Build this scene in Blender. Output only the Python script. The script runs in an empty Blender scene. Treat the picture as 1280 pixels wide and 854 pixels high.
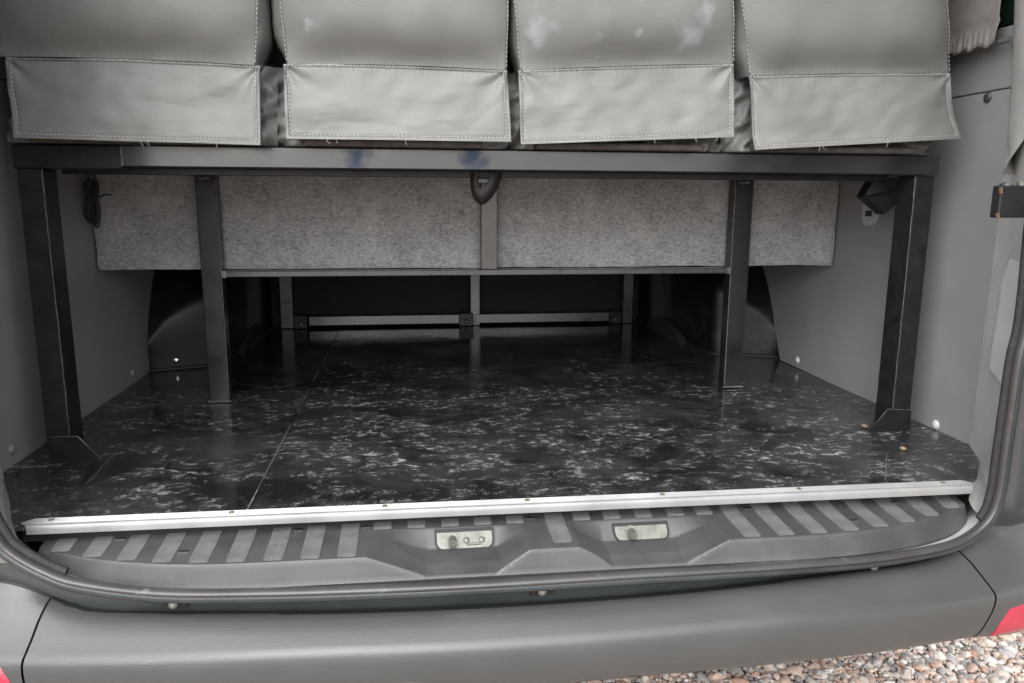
import bpy, bmesh, math, random
import numpy as np
from mathutils import Vector, Matrix, noise
random.seed(7)
S = bpy.context.scene
COL = S.collection
FZ = 0.62                       # height of the load floor above the gravel; coordinates below are measured from the load floor

# ------------------------------------------------------------------ camera
R_ = np.array([[0.99125062, 0.01925976, 0.13058053],
               [-0.13188465, 0.1846385, 0.97391738],
               [0.00535278, 0.98261777, -0.1855631]])   # columns: camera right, up, forward in world axes
CAM = np.array([-0.1884, -1.1563, 0.4840])
FPX = 960.0
cd = bpy.data.cameras.new('camera')
cam = bpy.data.objects.new('camera', cd); COL.objects.link(cam)
cd.sensor_width = 36; cd.lens = FPX / 1280 * 36
cd.clip_start = 0.02; cd.clip_end = 500
r, u, f = R_[:, 0], R_[:, 1], R_[:, 2]
cam.matrix_world = Matrix(((r[0], u[0], -f[0], CAM[0]), (r[1], u[1], -f[1], CAM[1]), (r[2], u[2], -f[2], CAM[2] + FZ), (0, 0, 0, 1)))
S.camera = cam

# ------------------------------------------------------------------ world and sun (overcast)
W = bpy.data.worlds.new('World'); S.world = W; W.use_nodes = True
nt = W.node_tree; bg = nt.nodes['Background']
sky = nt.nodes.new('ShaderNodeTexSky'); sky.sky_type = 'NISHITA'; sky.sun_disc = False
SUN_EL, SUN_AZ = math.radians(46), math.radians(200)     # azimuth measured from +Y clockwise: behind the camera, a little to the left
sky.sun_elevation = SUN_EL; sky.sun_rotation = SUN_AZ
sky.air_density = 1.0; sky.dust_density = 3.0; sky.ozone_density = 1.0
hs = nt.nodes.new('ShaderNodeHueSaturation'); hs.inputs['Saturation'].default_value = 0.2
nt.links.new(sky.outputs[0], hs.inputs['Color']); nt.links.new(hs.outputs[0], bg.inputs['Color'])
bg.inputs['Strength'].default_value = 0.15
sd = bpy.data.lights.new('sun', 'SUN'); sd.energy = 0.9; sd.angle = math.radians(70); sd.color = (1.0, 0.99, 0.975)
so = bpy.data.objects.new('sun', sd); COL.objects.link(so)
d = Vector((math.sin(SUN_AZ) * math.cos(SUN_EL), math.cos(SUN_AZ) * math.cos(SUN_EL), math.sin(SUN_EL)))
so.rotation_euler = d.to_track_quat('Z', 'Y').to_euler(); so.location = (0, -3, 6)
S.view_settings.view_transform = 'Standard'; S.view_settings.look = 'None'
S.view_settings.gamma = 1; S.view_settings.use_curve_mapping = False
S.view_settings.exposure = 1.3

# ------------------------------------------------------------------ pixel -> place helpers (photo pixels, 1280x854)
def ray(p): return R_ @ np.array([(p[0] - 640) / FPX, -(p[1] - 427) / FPX, 1.0])
def onZ(p, z=0): d = ray(p); return CAM + d * ((z - CAM[2]) / d[2])
def onX(p, x): d = ray(p); return CAM + d * ((x - CAM[0]) / d[0])
def onY(p, y): d = ray(p); return CAM + d * ((y - CAM[1]) / d[1])
def bow(X): return -.114 + .13 * X * X           # the tail of the van is bowed in plan
def onB(p, off=0):
    d = ray(p); lo, hi = .3, 3.
    for _ in range(50):
        m = (lo + hi) / 2; q = CAM + d * m
        if q[1] - bow(q[0]) - off < 0: lo = m
        else: hi = m
    return CAM + d * lo
def sm(a, b, x): t = min(1, max(0, (x - a) / (b - a))); return t * t * (3 - 2 * t)
def lerp(a, b, t): return a + (b - a) * t
def pw(x, pts):
    if x <= pts[0][0]: return pts[0][1]
    for (a, b), (c, e) in zip(pts, pts[1:]):
        if x <= c: return b + (e - b) * (x - a) / (c - a)
    return pts[-1][1]
def nz(x, y, z, s=1.): return noise.noise(Vector((x * s, y * s, z * s)))
def catmull(P, n=8):
    P = [np.array(p, float) for p in P]; out = []
    for i in range(len(P) - 1):
        a = P[max(i - 1, 0)]; b = P[i]; c = P[i + 1]; e = P[min(i + 2, len(P) - 1)]
        for k in range(n):
            t = k / n
            out.append(.5 * ((2 * b) + (c - a) * t + (2 * a - 5 * b + 4 * c - e) * t * t + (3 * b - a - 3 * c + e) * t ** 3))
    out.append(P[-1]); return out

# ------------------------------------------------------------------ materials
MATS = {}
def mat(name, c1, c2=None, scale=6., rough=.5, metal=0., bump=0., bscale=200., bkind='noise', detail=4., spec=.5, rvar=0., contrast=(.35, .65), coat=0., stretch=(1, 1, 1), emit=None, ior=None):
    m = bpy.data.materials.new(name); m.use_nodes = True; n = m.node_tree; L = n.links
    b = n.nodes['Principled BSDF']
    b.inputs['Base Color'].default_value = (*c1, 1); b.inputs['Roughness'].default_value = rough
    b.inputs['Metallic'].default_value = metal; b.inputs['Specular IOR Level'].default_value = spec
    b.inputs['Coat Weight'].default_value = coat; b.inputs['Coat Roughness'].default_value = .12
    if ior: b.inputs['IOR'].default_value = ior
    tc = n.nodes.new('ShaderNodeTexCoord'); mp = n.nodes.new('ShaderNodeMapping'); mp.inputs['Scale'].default_value = stretch
    L.new(tc.outputs['Object'], mp.inputs[0])
    if c2 is not None:
        t = n.nodes.new('ShaderNodeTexNoise'); t.inputs['Scale'].default_value = scale; t.inputs['Detail'].default_value = detail; t.inputs['Roughness'].default_value = .6
        L.new(mp.outputs[0], t.inputs['Vector'])
        rp = n.nodes.new('ShaderNodeValToRGB'); rp.color_ramp.elements[0].position = contrast[0]; rp.color_ramp.elements[1].position = contrast[1]
        rp.color_ramp.elements[0].color = (*c1, 1); rp.color_ramp.elements[1].color = (*c2, 1)
        L.new(t.outputs['Fac'], rp.inputs[0]); L.new(rp.outputs[0], b.inputs['Base Color'])
        if rvar:
            mr = n.nodes.new('ShaderNodeMapRange'); mr.inputs['From Min'].default_value = contrast[0]; mr.inputs['From Max'].default_value = contrast[1]
            mr.inputs['To Min'].default_value = rough - rvar; mr.inputs['To Max'].default_value = rough + rvar
            L.new(t.outputs['Fac'], mr.inputs[0]); L.new(mr.outputs[0], b.inputs['Roughness'])
    if bump:
        if bkind == 'noise':
            bt = n.nodes.new('ShaderNodeTexNoise'); bt.inputs['Detail'].default_value = 3; o = 'Fac'
        else:
            bt = n.nodes.new('ShaderNodeTexVoronoi'); o = 'Distance'
        bt.inputs['Scale'].default_value = bscale; L.new(mp.outputs[0], bt.inputs['Vector'])
        bp = n.nodes.new('ShaderNodeBump'); bp.inputs['Strength'].default_value = bump; bp.inputs['Distance'].default_value = .002
        L.new(bt.outputs[o], bp.inputs['Height']); L.new(bp.outputs[0], b.inputs['Normal'])
    MATS[name] = m; return m

def scuff(name, col, amt, sc, thr, stretch):
    m = MATS[name]; n = m.node_tree; L = n.links; b = n.nodes['Principled BSDF']; src = b.inputs['Base Color'].links[0].from_socket
    geo = n.nodes.new('ShaderNodeNewGeometry'); mp = n.nodes.new('ShaderNodeMapping'); mp.inputs['Scale'].default_value = stretch; mp.inputs['Rotation'].default_value = (.5, .3, .2); L.new(geo.outputs['Position'], mp.inputs[0])
    t = n.nodes.new('ShaderNodeTexNoise'); t.inputs['Scale'].default_value = sc; t.inputs['Detail'].default_value = 7; t.inputs['Roughness'].default_value = .7; L.new(mp.outputs[0], t.inputs['Vector'])
    mr = n.nodes.new('ShaderNodeMapRange'); mr.inputs['From Min'].default_value = thr; mr.inputs['From Max'].default_value = thr + .06; mr.inputs['To Max'].default_value = amt; L.new(t.outputs['Fac'], mr.inputs[0])
    mx = n.nodes.new('ShaderNodeMix'); mx.data_type = 'RGBA'; L.new(mr.outputs[0], mx.inputs[0]); L.new(src, mx.inputs[6]); mx.inputs[7].default_value = (*col, 1); L.new(mx.outputs[2], b.inputs['Base Color'])
def G(v, t=0): return (v * (1 + t), v, v * (1 - t))
mat('black_paint', (.014, .014, .015), (.022, .022, .024), 14, .22, bump=.015, bscale=60, rvar=.05, spec=.9)
mat('lit_black_paint', (.045, .045, .047), (.065, .065, .068), 14, .3, bump=.02, bscale=60, rvar=.05, spec=1.0, coat=.4)  # the black paint again, lightened to carry reflected light on rails and uprights
mat('worn_black_paint', (.010, .010, .010), (.02, .02, .021), 30, .38, bump=.1, bscale=120, spec=.35)
mat('weld', (.12, .115, .11), (.3, .29, .28), 90, .4, metal=.7, bump=.6, bscale=150)
mat('bolt_and_edge_glint', (.07, .07, .07), (.2, .2, .2), 60, .35, metal=.6)  # steel for bolts; also draws pale highlights along frame edges
mat('lining', (.285, .286, .284), (.32, .321, .318), 5, .5, bump=.22, bscale=420, spec=.4)
mat('lining_dark', (.085, .085, .085), (.1, .1, .1), 4, .55, bump=.1, bscale=500)
mat('jamb_paint', (.56, .555, .54), (.68, .675, .66), 9, .42, bump=.05, bscale=40)
mat('pale_tape', (.80, .79, .77), (.86, .85, .83), 12, .45, bump=.08, bscale=70)
mat('rubber', (.045, .044, .043), (.065, .064, .062), 9, .36, bump=.06, bscale=150, spec=.6)
mat('seal_dark', (.030, .037, .038), (.048, .056, .057), 12, .32, spec=.5)
mat('flocked_rubber', (.018, .016, .016), (.03, .028, .028), 60, .75, bump=.5, bscale=500, bkind='v')
mat('bumper_plastic', (.063, .0655, .0655), (.071, .0735, .0735), 12, .34, bump=.14, bscale=420, rvar=.04, spec=.6, detail=8, stretch=(.5, 1.2, 1.2))
mat('body_paint', (.056, .059, .06), (.066, .069, .07), 8, .34, coat=.3, spec=.5)
mat('step_plastic', (.052, .0515, .051), (.074, .0735, .073), 14, .38, bump=.15, bscale=800, rvar=.05)
mat('tread_grip', (.11, .108, .108), (.155, .152, .151), 30, .55, bump=.35, bscale=900)
mat('slot_dark', (.012, .012, .012), rough=.6)
mat('zinc', (.13, .131, .115), (.21, .211, .185), 60, .36, metal=.35, bump=.05, bscale=80)
mat('screw', (.22, .17, .1), (.4, .35, .26), 200, .45, metal=.7)
mat('stitch', (.30, .292, .275), (.40, .39, .37), 200, .7)
mat('underlay', (.05, .04, .036), (.09, .075, .066), 30, .8, bump=.3, bscale=200)
mat('strap', (.008, .006, .006), (.014, .011, .01), 50, .6, bump=.5, bscale=500)
mat('black_fabric', (.012, .012, .013), (.022, .022, .024), 30, .5, bump=.3, bscale=300)
mat('cable', (.02, .02, .02), rough=.45)
mat('lilac_plastic', (.5, .49, .56), (.56, .55, .62), 20, .4)
mat('white_clip', (.68, .68, .65), rough=.4)
mat('grey_clip', (.24, .24, .23), rough=.4)
mat('seam_fray', (.09, .088, .08), (.22, .215, .2), 60, .7)
mat('dark_clip', (.06, .06, .06), rough=.35)
mat('arch_vinyl', (.008, .008, .009), (.03, .03, .031), 26, .36, bump=.3, bscale=24, contrast=(.52, .72), spec=.35)
mat('void', (.008, .008, .008), (.012, .012, .012), 9, .7)
mat('underbody', (.02, .019, .018), (.035, .033, .03), 10, .8)
mat('unseen_door_teal_paint', (.04, .075, .085), (.045, .08, .09), 6, .3, coat=.4)
mat('door_trim', (.02, .021, .022), (.026, .027, .028), 5, .55)
mat('curtain_cloth', (.24, .222, .212), (.28, .26, .25), 60, .8, bump=.4, bscale=600)
mat('glass_dark', (.01, .02, .016), rough=.06, spec=.7)
mat('rail_grey', (.2, .23, .25), rough=.35, metal=.3)
mat('tyre', (.02, .02, .02), rough=.8); mat('rim', (.3, .3, .3), rough=.4, metal=.6)
mat('crumb', (.16, .12, .07), (.28, .22, .13), 300, .8); mat('crumb_rust', (.08, .05, .04), (.2, .15, .12), 300, .8); mat('sill_paint', (.24, .238, .23), (.32, .318, .31), 14, .4)
mat('chrome', (.8, .8, .8), rough=.12, metal=1)
mat('rust', (.10, .06, .04), (.34, .2, .12), 160, .6, contrast=(.45, .7))

scuff('lining', (.5, .5, .5), .5, 22, .70, (1, .25, 1)); scuff('bumper_plastic', (.17, .17, .165), .55, 30, .645, (.10, 1, 1)); scuff('step_plastic', (.22, .21, .2), .5, 40, .66, (.6, 1, 1)); scuff('tread_grip', (.06, .058, .056), .6, 40, .62, (.6, 1, 1)); scuff('worn_black_paint', (.2, .2, .2), .5, 60, .71, (1, 1, .4)); scuff('body_paint', (.2, .2, .2), .4, 30, .71, (.4, 1, 1)); scuff('rubber', (.2, .19, .18), .5, 30, .62, (1, 1, 1)); scuff('arch_vinyl', (.2, .2, .2), .5, 30, .68, (1, 1, 1))

# marbled black vinyl floor
def floor_mat():
    m = bpy.data.materials.new('marbled_vinyl'); m.use_nodes = True; n = m.node_tree; L = n.links; b = n.nodes['Principled BSDF']
    geo = n.nodes.new('ShaderNodeNewGeometry')
    def mapping(sc): mp = n.nodes.new('ShaderNodeMapping'); mp.inputs['Scale'].default_value = sc; L.new(geo.outputs['Position'], mp.inputs[0]); return mp
    def nse(mp, s, d=6, rg=.65, dist=0.):
        t = n.nodes.new('ShaderNodeTexNoise'); t.inputs['Scale'].default_value = s; t.inputs['Detail'].default_value = d; t.inputs['Roughness'].default_value = rg; t.inputs['Distortion'].default_value = dist
        L.new(mp.outputs[0], t.inputs['Vector']); return t
    def rng(o, a, c): r_ = n.nodes.new('ShaderNodeMapRange'); r_.inputs['From Min'].default_value = a; r_.inputs['From Max'].default_value = c; L.new(o, r_.inputs[0]); return r_
    def mul(a, c): x = n.nodes.new('ShaderNodeMath'); x.operation = 'MULTIPLY'; L.new(a, x.inputs[0]); L.new(c, x.inputs[1]); return x
    mp = mapping((.75, 1.0, 1)); mpr = mapping((1, 1, 1))
    fleck = rng(nse(mp, 58, 9, .74, .6).outputs['Fac'], .515, .63)
    cloud = rng(nse(mp, 12, 6, .68, .8).outputs['Fac'], .44, .60)
    patch = rng(nse(mpr, 3.4, 4, .6).outputs['Fac'], .28, .52)
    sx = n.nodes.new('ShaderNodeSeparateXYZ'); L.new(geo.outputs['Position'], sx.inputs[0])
    light_fade = n.nodes.new('ShaderNodeMapRange'); light_fade.inputs['From Min'].default_value = 1.5; light_fade.inputs['From Max'].default_value = .25; light_fade.inputs['To Min'].default_value = .08; L.new(sx.outputs['Y'], light_fade.inputs[0])  # flecks dim with depth: falloff of light put into the colour
    soft = n.nodes.new('ShaderNodeMath'); soft.operation = 'MULTIPLY_ADD'; L.new(fleck.outputs[0], soft.inputs[0]); soft.inputs[1].default_value = .95; soft.inputs[2].default_value = .05
    a = mul(cloud.outputs[0], patch.outputs[0]); a1 = mul(a.outputs[0], soft.outputs[0]); a2 = mul(a1.outputs[0], light_fade.outputs[0])
    speck = rng(nse(mpr, 210, 2, .5).outputs['Fac'], .70, .78)
    dust = rng(nse(mpr, 5, 7, .72, .6).outputs['Fac'], .42, .72)
    ad = n.nodes.new('ShaderNodeMath'); ad.operation = 'MAXIMUM'; L.new(a2.outputs[0], ad.inputs[0])
    sp = n.nodes.new('ShaderNodeMath'); sp.operation = 'MULTIPLY'; L.new(speck.outputs[0], sp.inputs[0]); sp.inputs[1].default_value = .6
    L.new(sp.outputs[0], ad.inputs[1])
    base = n.nodes.new('ShaderNodeMix'); base.data_type = 'RGBA'; base.inputs[6].default_value = (.012, .0122, .0132, 1); base.inputs[7].default_value = (.05, .049, .048, 1)
    L.new(dust.outputs[0], base.inputs[0])
    mx = n.nodes.new('ShaderNodeMix'); mx.data_type = 'RGBA'; mx.inputs[7].default_value = (.42, .43, .46, 1)
    L.new(base.outputs[2], mx.inputs[6]); L.new(ad.outputs[0], mx.inputs[0]); L.new(mx.outputs[2], b.inputs['Base Color'])
    rr = n.nodes.new('ShaderNodeMapRange'); rr.inputs['To Min'].default_value = .09; rr.inputs['To Max'].default_value = .24
    L.new(dust.outputs[0], rr.inputs[0]); L.new(rr.outputs[0], b.inputs['Roughness'])
    bt = nse(mpr, 9, 2, .5); bp = n.nodes.new('ShaderNodeBump'); bp.inputs['Strength'].default_value = .12; bp.inputs['Distance'].default_value = .01
    L.new(bt.outputs['Fac'], bp.inputs['Height']); L.new(bp.outputs[0], b.inputs['Normal'])
    MATS['floor'] = m
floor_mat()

# felt
def felt_mat():
    m = bpy.data.materials.new('grey_felt'); m.use_nodes = True; n = m.node_tree; L = n.links; b = n.nodes['Principled BSDF']
    geo = n.nodes.new('ShaderNodeNewGeometry')
    def nse(s, d, rg, sc=(1, 1, 1)):
        mp = n.nodes.new('ShaderNodeMapping'); mp.inputs['Scale'].default_value = sc; L.new(geo.outputs['Position'], mp.inputs[0])
        t = n.nodes.new('ShaderNodeTexNoise'); t.inputs['Scale'].default_value = s; t.inputs['Detail'].default_value = d; t.inputs['Roughness'].default_value = rg; t.inputs['Distortion'].default_value = .5; L.new(mp.outputs[0], t.inputs['Vector']); return t
    a = nse(150, 9, .82, (.75, 1, 1.1)); c = nse(13, 5, .65)
    ad = n.nodes.new('ShaderNodeMath'); ad.operation = 'MULTIPLY_ADD'; L.new(c.outputs[0], ad.inputs[0]); ad.inputs[1].default_value = .30; L.new(a.outputs[0], ad.inputs[2])
    rp = n.nodes.new('ShaderNodeValToRGB'); e = rp.color_ramp.elements; e[0].position = .47; e[1].position = .83; e[0].color = (.145, .1455, .146, 1); e[1].color = (.60, .601, .602, 1)
    L.new(ad.outputs[0], rp.inputs[0]); L.new(rp.outputs[0], b.inputs['Base Color']); b.inputs['Roughness'].default_value = .95; b.inputs['Specular IOR Level'].default_value = .1
    b.inputs['Sheen Weight'].default_value = .3
    bp = n.nodes.new('ShaderNodeBump'); bp.inputs['Strength'].default_value = .5; bp.inputs['Distance'].default_value = .003; L.new(a.outputs[0], bp.inputs['Height']); L.new(bp.outputs[0], b.inputs['Normal'])
    MATS['felt'] = m
felt_mat()

# beam paint with two blue marks
def beam_mat():
    m = MATS['black_paint'].copy(); m.name = 'beam_paint'; n = m.node_tree; L = n.links; b = n.nodes['Principled BSDF']
    b.inputs['Specular IOR Level'].default_value = 1.0; b.inputs['Coat Weight'].default_value = 1.0; b.inputs['Coat IOR'].default_value = 1.5
    src = b.inputs['Base Color'].links[0].from_socket
    geo = n.nodes.new('ShaderNodeNewGeometry'); cur = src; keep = None
    t = n.nodes.new('ShaderNodeTexNoise'); t.inputs['Scale'].default_value = 45; t.inputs['Detail'].default_value = 5; L.new(geo.outputs['Position'], t.inputs['Vector'])
    for px, wdt in ((445, .034), (592, .032)):
        x = onY((px, 200), .285)[0]
        vm = n.nodes.new('ShaderNodeVectorMath'); vm.operation = 'DISTANCE'; L.new(geo.outputs['Position'], vm.inputs[0]); vm.inputs[1].default_value = (x, .28, .553 + FZ)
        ad = n.nodes.new('ShaderNodeMath'); ad.operation = 'MULTIPLY_ADD'; L.new(t.outputs[0], ad.inputs[0]); ad.inputs[1].default_value = .05; L.new(vm.outputs['Value'], ad.inputs[2])
        mr = n.nodes.new('ShaderNodeMapRange'); mr.inputs['From Min'].default_value = .050 + wdt * .25; mr.inputs['From Max'].default_value = .034; L.new(ad.outputs[0], mr.inputs[0])
        mx = n.nodes.new('ShaderNodeMix'); mx.data_type = 'RGBA'; L.new(mr.outputs[0], mx.inputs[0]); L.new(cur, mx.inputs[6]); mx.inputs[7].default_value = (.006, .028, .075, 1); cur = mx.outputs[2]
        iv = n.nodes.new('ShaderNodeMath'); iv.operation = 'MULTIPLY_ADD'; L.new(mr.outputs[0], iv.inputs[0]); iv.inputs[1].default_value = -.8; iv.inputs[2].default_value = 1
        if keep is None: keep = iv.outputs[0]
        else:
            ml = n.nodes.new('ShaderNodeMath'); ml.operation = 'MULTIPLY'; L.new(keep, ml.inputs[0]); L.new(iv.outputs[0], ml.inputs[1]); keep = ml.outputs[0]
    L.new(cur, b.inputs['Base Color']); b.inputs['Coat Weight'].default_value = .25; L.new(keep, b.inputs['Specular IOR Level']); MATS['beam'] = m
beam_mat()

# leatherette, with optional rubbed pale patches given as (px, py, radius)
def leather_mat(name, patches=()):
    m = bpy.data.materials.new(name); m.use_nodes = True; n = m.node_tree; L = n.links; b = n.nodes['Principled BSDF']
    geo = n.nodes.new('ShaderNodeNewGeometry')
    def nse(s, d=4): t = n.nodes.new('ShaderNodeTexNoise'); t.inputs['Scale'].default_value = s; t.inputs['Detail'].default_value = d; L.new(geo.outputs['Position'], t.inputs['Vector']); return t
    t = nse(7, 5); rp = n.nodes.new('ShaderNodeValToRGB'); e = rp.color_ramp.elements; e[0].position = .3; e[1].position = .7
    e[0].color = (.142, .1455, .140, 1); e[1].color = (.162, .1655, .160, 1); L.new(t.outputs[0], rp.inputs[0]); cur = rp.outputs[0]
    if patches:
        t2 = nse(22, 6)
        for (px, py, rad) in patches:
            q = onY((px, py), .215)
            vm = n.nodes.new('ShaderNodeVectorMath'); vm.operation = 'DISTANCE'; L.new(geo.outputs['Position'], vm.inputs[0]); vm.inputs[1].default_value = (q[0], q[1], q[2] + FZ)
            ad = n.nodes.new('ShaderNodeMath'); ad.operation = 'MULTIPLY_ADD'; L.new(t2.outputs[0], ad.inputs[0]); ad.inputs[1].default_value = .13; L.new(vm.outputs['Value'], ad.inputs[2])
            mr = n.nodes.new('ShaderNodeMapRange'); mr.inputs['From Min'].default_value = .065 + rad; mr.inputs['From Max'].default_value = .046; mr.inputs['To Max'].default_value = .8; L.new(ad.outputs[0], mr.inputs[0])
            mx = n.nodes.new('ShaderNodeMix'); mx.data_type = 'RGBA'; L.new(mr.outputs[0], mx.inputs[0]); L.new(cur, mx.inputs[6]); mx.inputs[7].default_value = (.36, .365, .40, 1); cur = mx.outputs[2]
    L.new(cur, b.inputs['Base Color']); b.inputs['Roughness'].default_value = .46; b.inputs['Specular IOR Level'].default_value = .42
    v = n.nodes.new('ShaderNodeTexVoronoi'); v.inputs['Scale'].default_value = 480; L.new(geo.outputs['Position'], v.inputs['Vector'])
    w = nse(40, 3)
    b1 = n.nodes.new('ShaderNodeBump'); b1.inputs['Strength'].default_value = .28; b1.inputs['Distance'].default_value = .001; L.new(v.outputs['Distance'], b1.inputs['Height'])
    b2 = n.nodes.new('ShaderNodeBump'); b2.inputs['Strength'].default_value = .05; b2.inputs['Distance'].default_value = .006; L.new(w.outputs[0], b2.inputs['Height']); L.new(b1.outputs[0], b2.inputs['Normal'])
    L.new(b2.outputs[0], b.inputs['Normal']); MATS[name] = m
leather_mat('leather'); leather_mat('leather_scuffed', ((672, 35, .032), (742, 60, .026), (806, 38, -.002), (862, 48, .036), (882, 18, .022), (672, 165, .012)))
leather_mat('leather_lightly_scuffed', ((385, 32, .006), (612, 76, .004)))

# strip: white aluminium with fine ribs along its length on top
def strip_mat():
    m = bpy.data.materials.new('strip'); m.use_nodes = True; n = m.node_tree; L = n.links; b = n.nodes['Principled BSDF']
    geo = n.nodes.new('ShaderNodeNewGeometry'); t = n.nodes.new('ShaderNodeTexNoise'); t.inputs['Scale'].default_value = 14; t.inputs['Detail'].default_value = 5; L.new(geo.outputs['Position'], t.inputs['Vector'])
    rp = n.nodes.new('ShaderNodeValToRGB'); e = rp.color_ramp.elements; e[0].position = .3; e[1].position = .62; e[0].color = (.235, .234, .232, 1); e[1].color = (.315, .313, .31, 1)
    L.new(t.outputs[0], rp.inputs[0]); L.new(rp.outputs[0], b.inputs['Base Color']); b.inputs['Roughness'].default_value = .4; b.inputs['Metallic'].default_value = .25
    MATS['strip'] = m
strip_mat()
def lens_mat():
    m = mat('red_lens', (.46, .03, .06), (.5, .04, .07), 30, .15, spec=.6, bump=.25, bscale=300, bkind='v')
lens_mat()
# gravel: colour per stone from an attribute
def gravel_mat():
    m = bpy.data.materials.new('gravel_stone'); m.use_nodes = True; n = m.node_tree; L = n.links; b = n.nodes['Principled BSDF']
    at = n.nodes.new('ShaderNodeAttribute'); at.attribute_name = 'stone'
    rp = n.nodes.new('ShaderNodeValToRGB'); cr = rp.color_ramp; cr.interpolation = 'CONSTANT'
    cols = [(.40, .30, .24), (.47, .41, .36), (.31, .30, .28), (.52, .40, .33), (.55, .50, .45), (.42, .26, .19), (.24, .23, .22), (.50, .45, .38), (.62, .59, .56), (.45, .33, .27), (.36, .34, .33), (.50, .37, .31)]
    while len(cr.elements) < len(cols): cr.elements.new(.5)
    for i, c in enumerate(cols): cr.elements[i].position = i / len(cols); cr.elements[i].color = (*c, 1)
    geo = n.nodes.new('ShaderNodeNewGeometry'); t = n.nodes.new('ShaderNodeTexNoise'); t.inputs['Scale'].default_value = 130; t.inputs['Detail'].default_value = 5; L.new(geo.outputs['Position'], t.inputs['Vector'])
    mr = n.nodes.new('ShaderNodeMapRange'); mr.inputs['From Min'].default_value = .3; mr.inputs['From Max'].default_value = .7; mr.inputs['To Min'].default_value = 1.0; mr.inputs['To Max'].default_value = 1.38; L.new(t.outputs[0], mr.inputs[0])
    vm = n.nodes.new('ShaderNodeVectorMath'); vm.operation = 'MULTIPLY'; L.new(at.outputs['Fac'], rp.inputs[0]); L.new(rp.outputs[0], vm.inputs[0]); L.new(mr.outputs[0], vm.inputs[1])
    L.new(vm.outputs[0], b.inputs['Base Color']); b.inputs['Roughness'].default_value = .75
    MATS['gravel'] = m
gravel_mat()
def ground_mat():
    m = bpy.data.materials.new('gravel_ground'); m.use_nodes = True; n = m.node_tree; L = n.links; b = n.nodes['Principled BSDF']
    geo = n.nodes.new('ShaderNodeNewGeometry'); v = n.nodes.new('ShaderNodeTexVoronoi'); v.inputs['Scale'].default_value = 45; L.new(geo.outputs['Position'], v.inputs['Vector'])
    sp = n.nodes.new('ShaderNodeSeparateColor'); L.new(v.outputs['Color'], sp.inputs[0])
    rp = n.nodes.new('ShaderNodeValToRGB'); cr = rp.color_ramp; cr.elements[0].color = (.2, .17, .15, 1); cr.elements[1].color = (.52, .44, .38, 1); e = cr.elements.new(.5); e.color = (.4, .28, .22, 1)
    L.new(sp.outputs[0], rp.inputs[0]); L.new(rp.outputs[0], b.inputs['Base Color']); b.inputs['Roughness'].default_value = .85
    bp = n.nodes.new('ShaderNodeBump'); bp.inputs['Distance'].default_value = .02; L.new(v.outputs['Distance'], bp.inputs['Height']); bp.invert = True; L.new(bp.outputs[0], b.inputs['Normal'])
    MATS['ground'] = m
ground_mat()

# ------------------------------------------------------------------ object helpers
ORG = {}
def link(o, parent=None, origin=(0, 0, 0)):
    COL.objects.link(o); origin = Vector(origin); ORG[o.name] = origin
    if parent is None: o.location = origin + Vector((0, 0, FZ))
    else: o.parent = parent; o.location = origin - ORG[parent.name]
    return o
def tag(o, label, cat, group=None):
    o['label'] = label; o['category'] = cat
    if group: o['group'] = group
    return o
def empty(name, loc, label, cat, group=None):
    o = bpy.data.objects.new(name, None); o.empty_display_size = .1; link(o, None, loc); return tag(o, label, cat, group)
def jittered(a, b, r_, m=40, j=.0007):  # uneven line for the highlights drawn on the leg corners
    a, b = np.array(a, float), np.array(b, float); return [tuple(a + (b - a) * k / m + np.array([j * nz(k, a[0], 3, .9), 0, 0]) + np.array([0, (.0014 if nz(k, a[0] * 9, 7, .35) > .18 else 0), 0])) for k in range(m + 1)]
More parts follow.
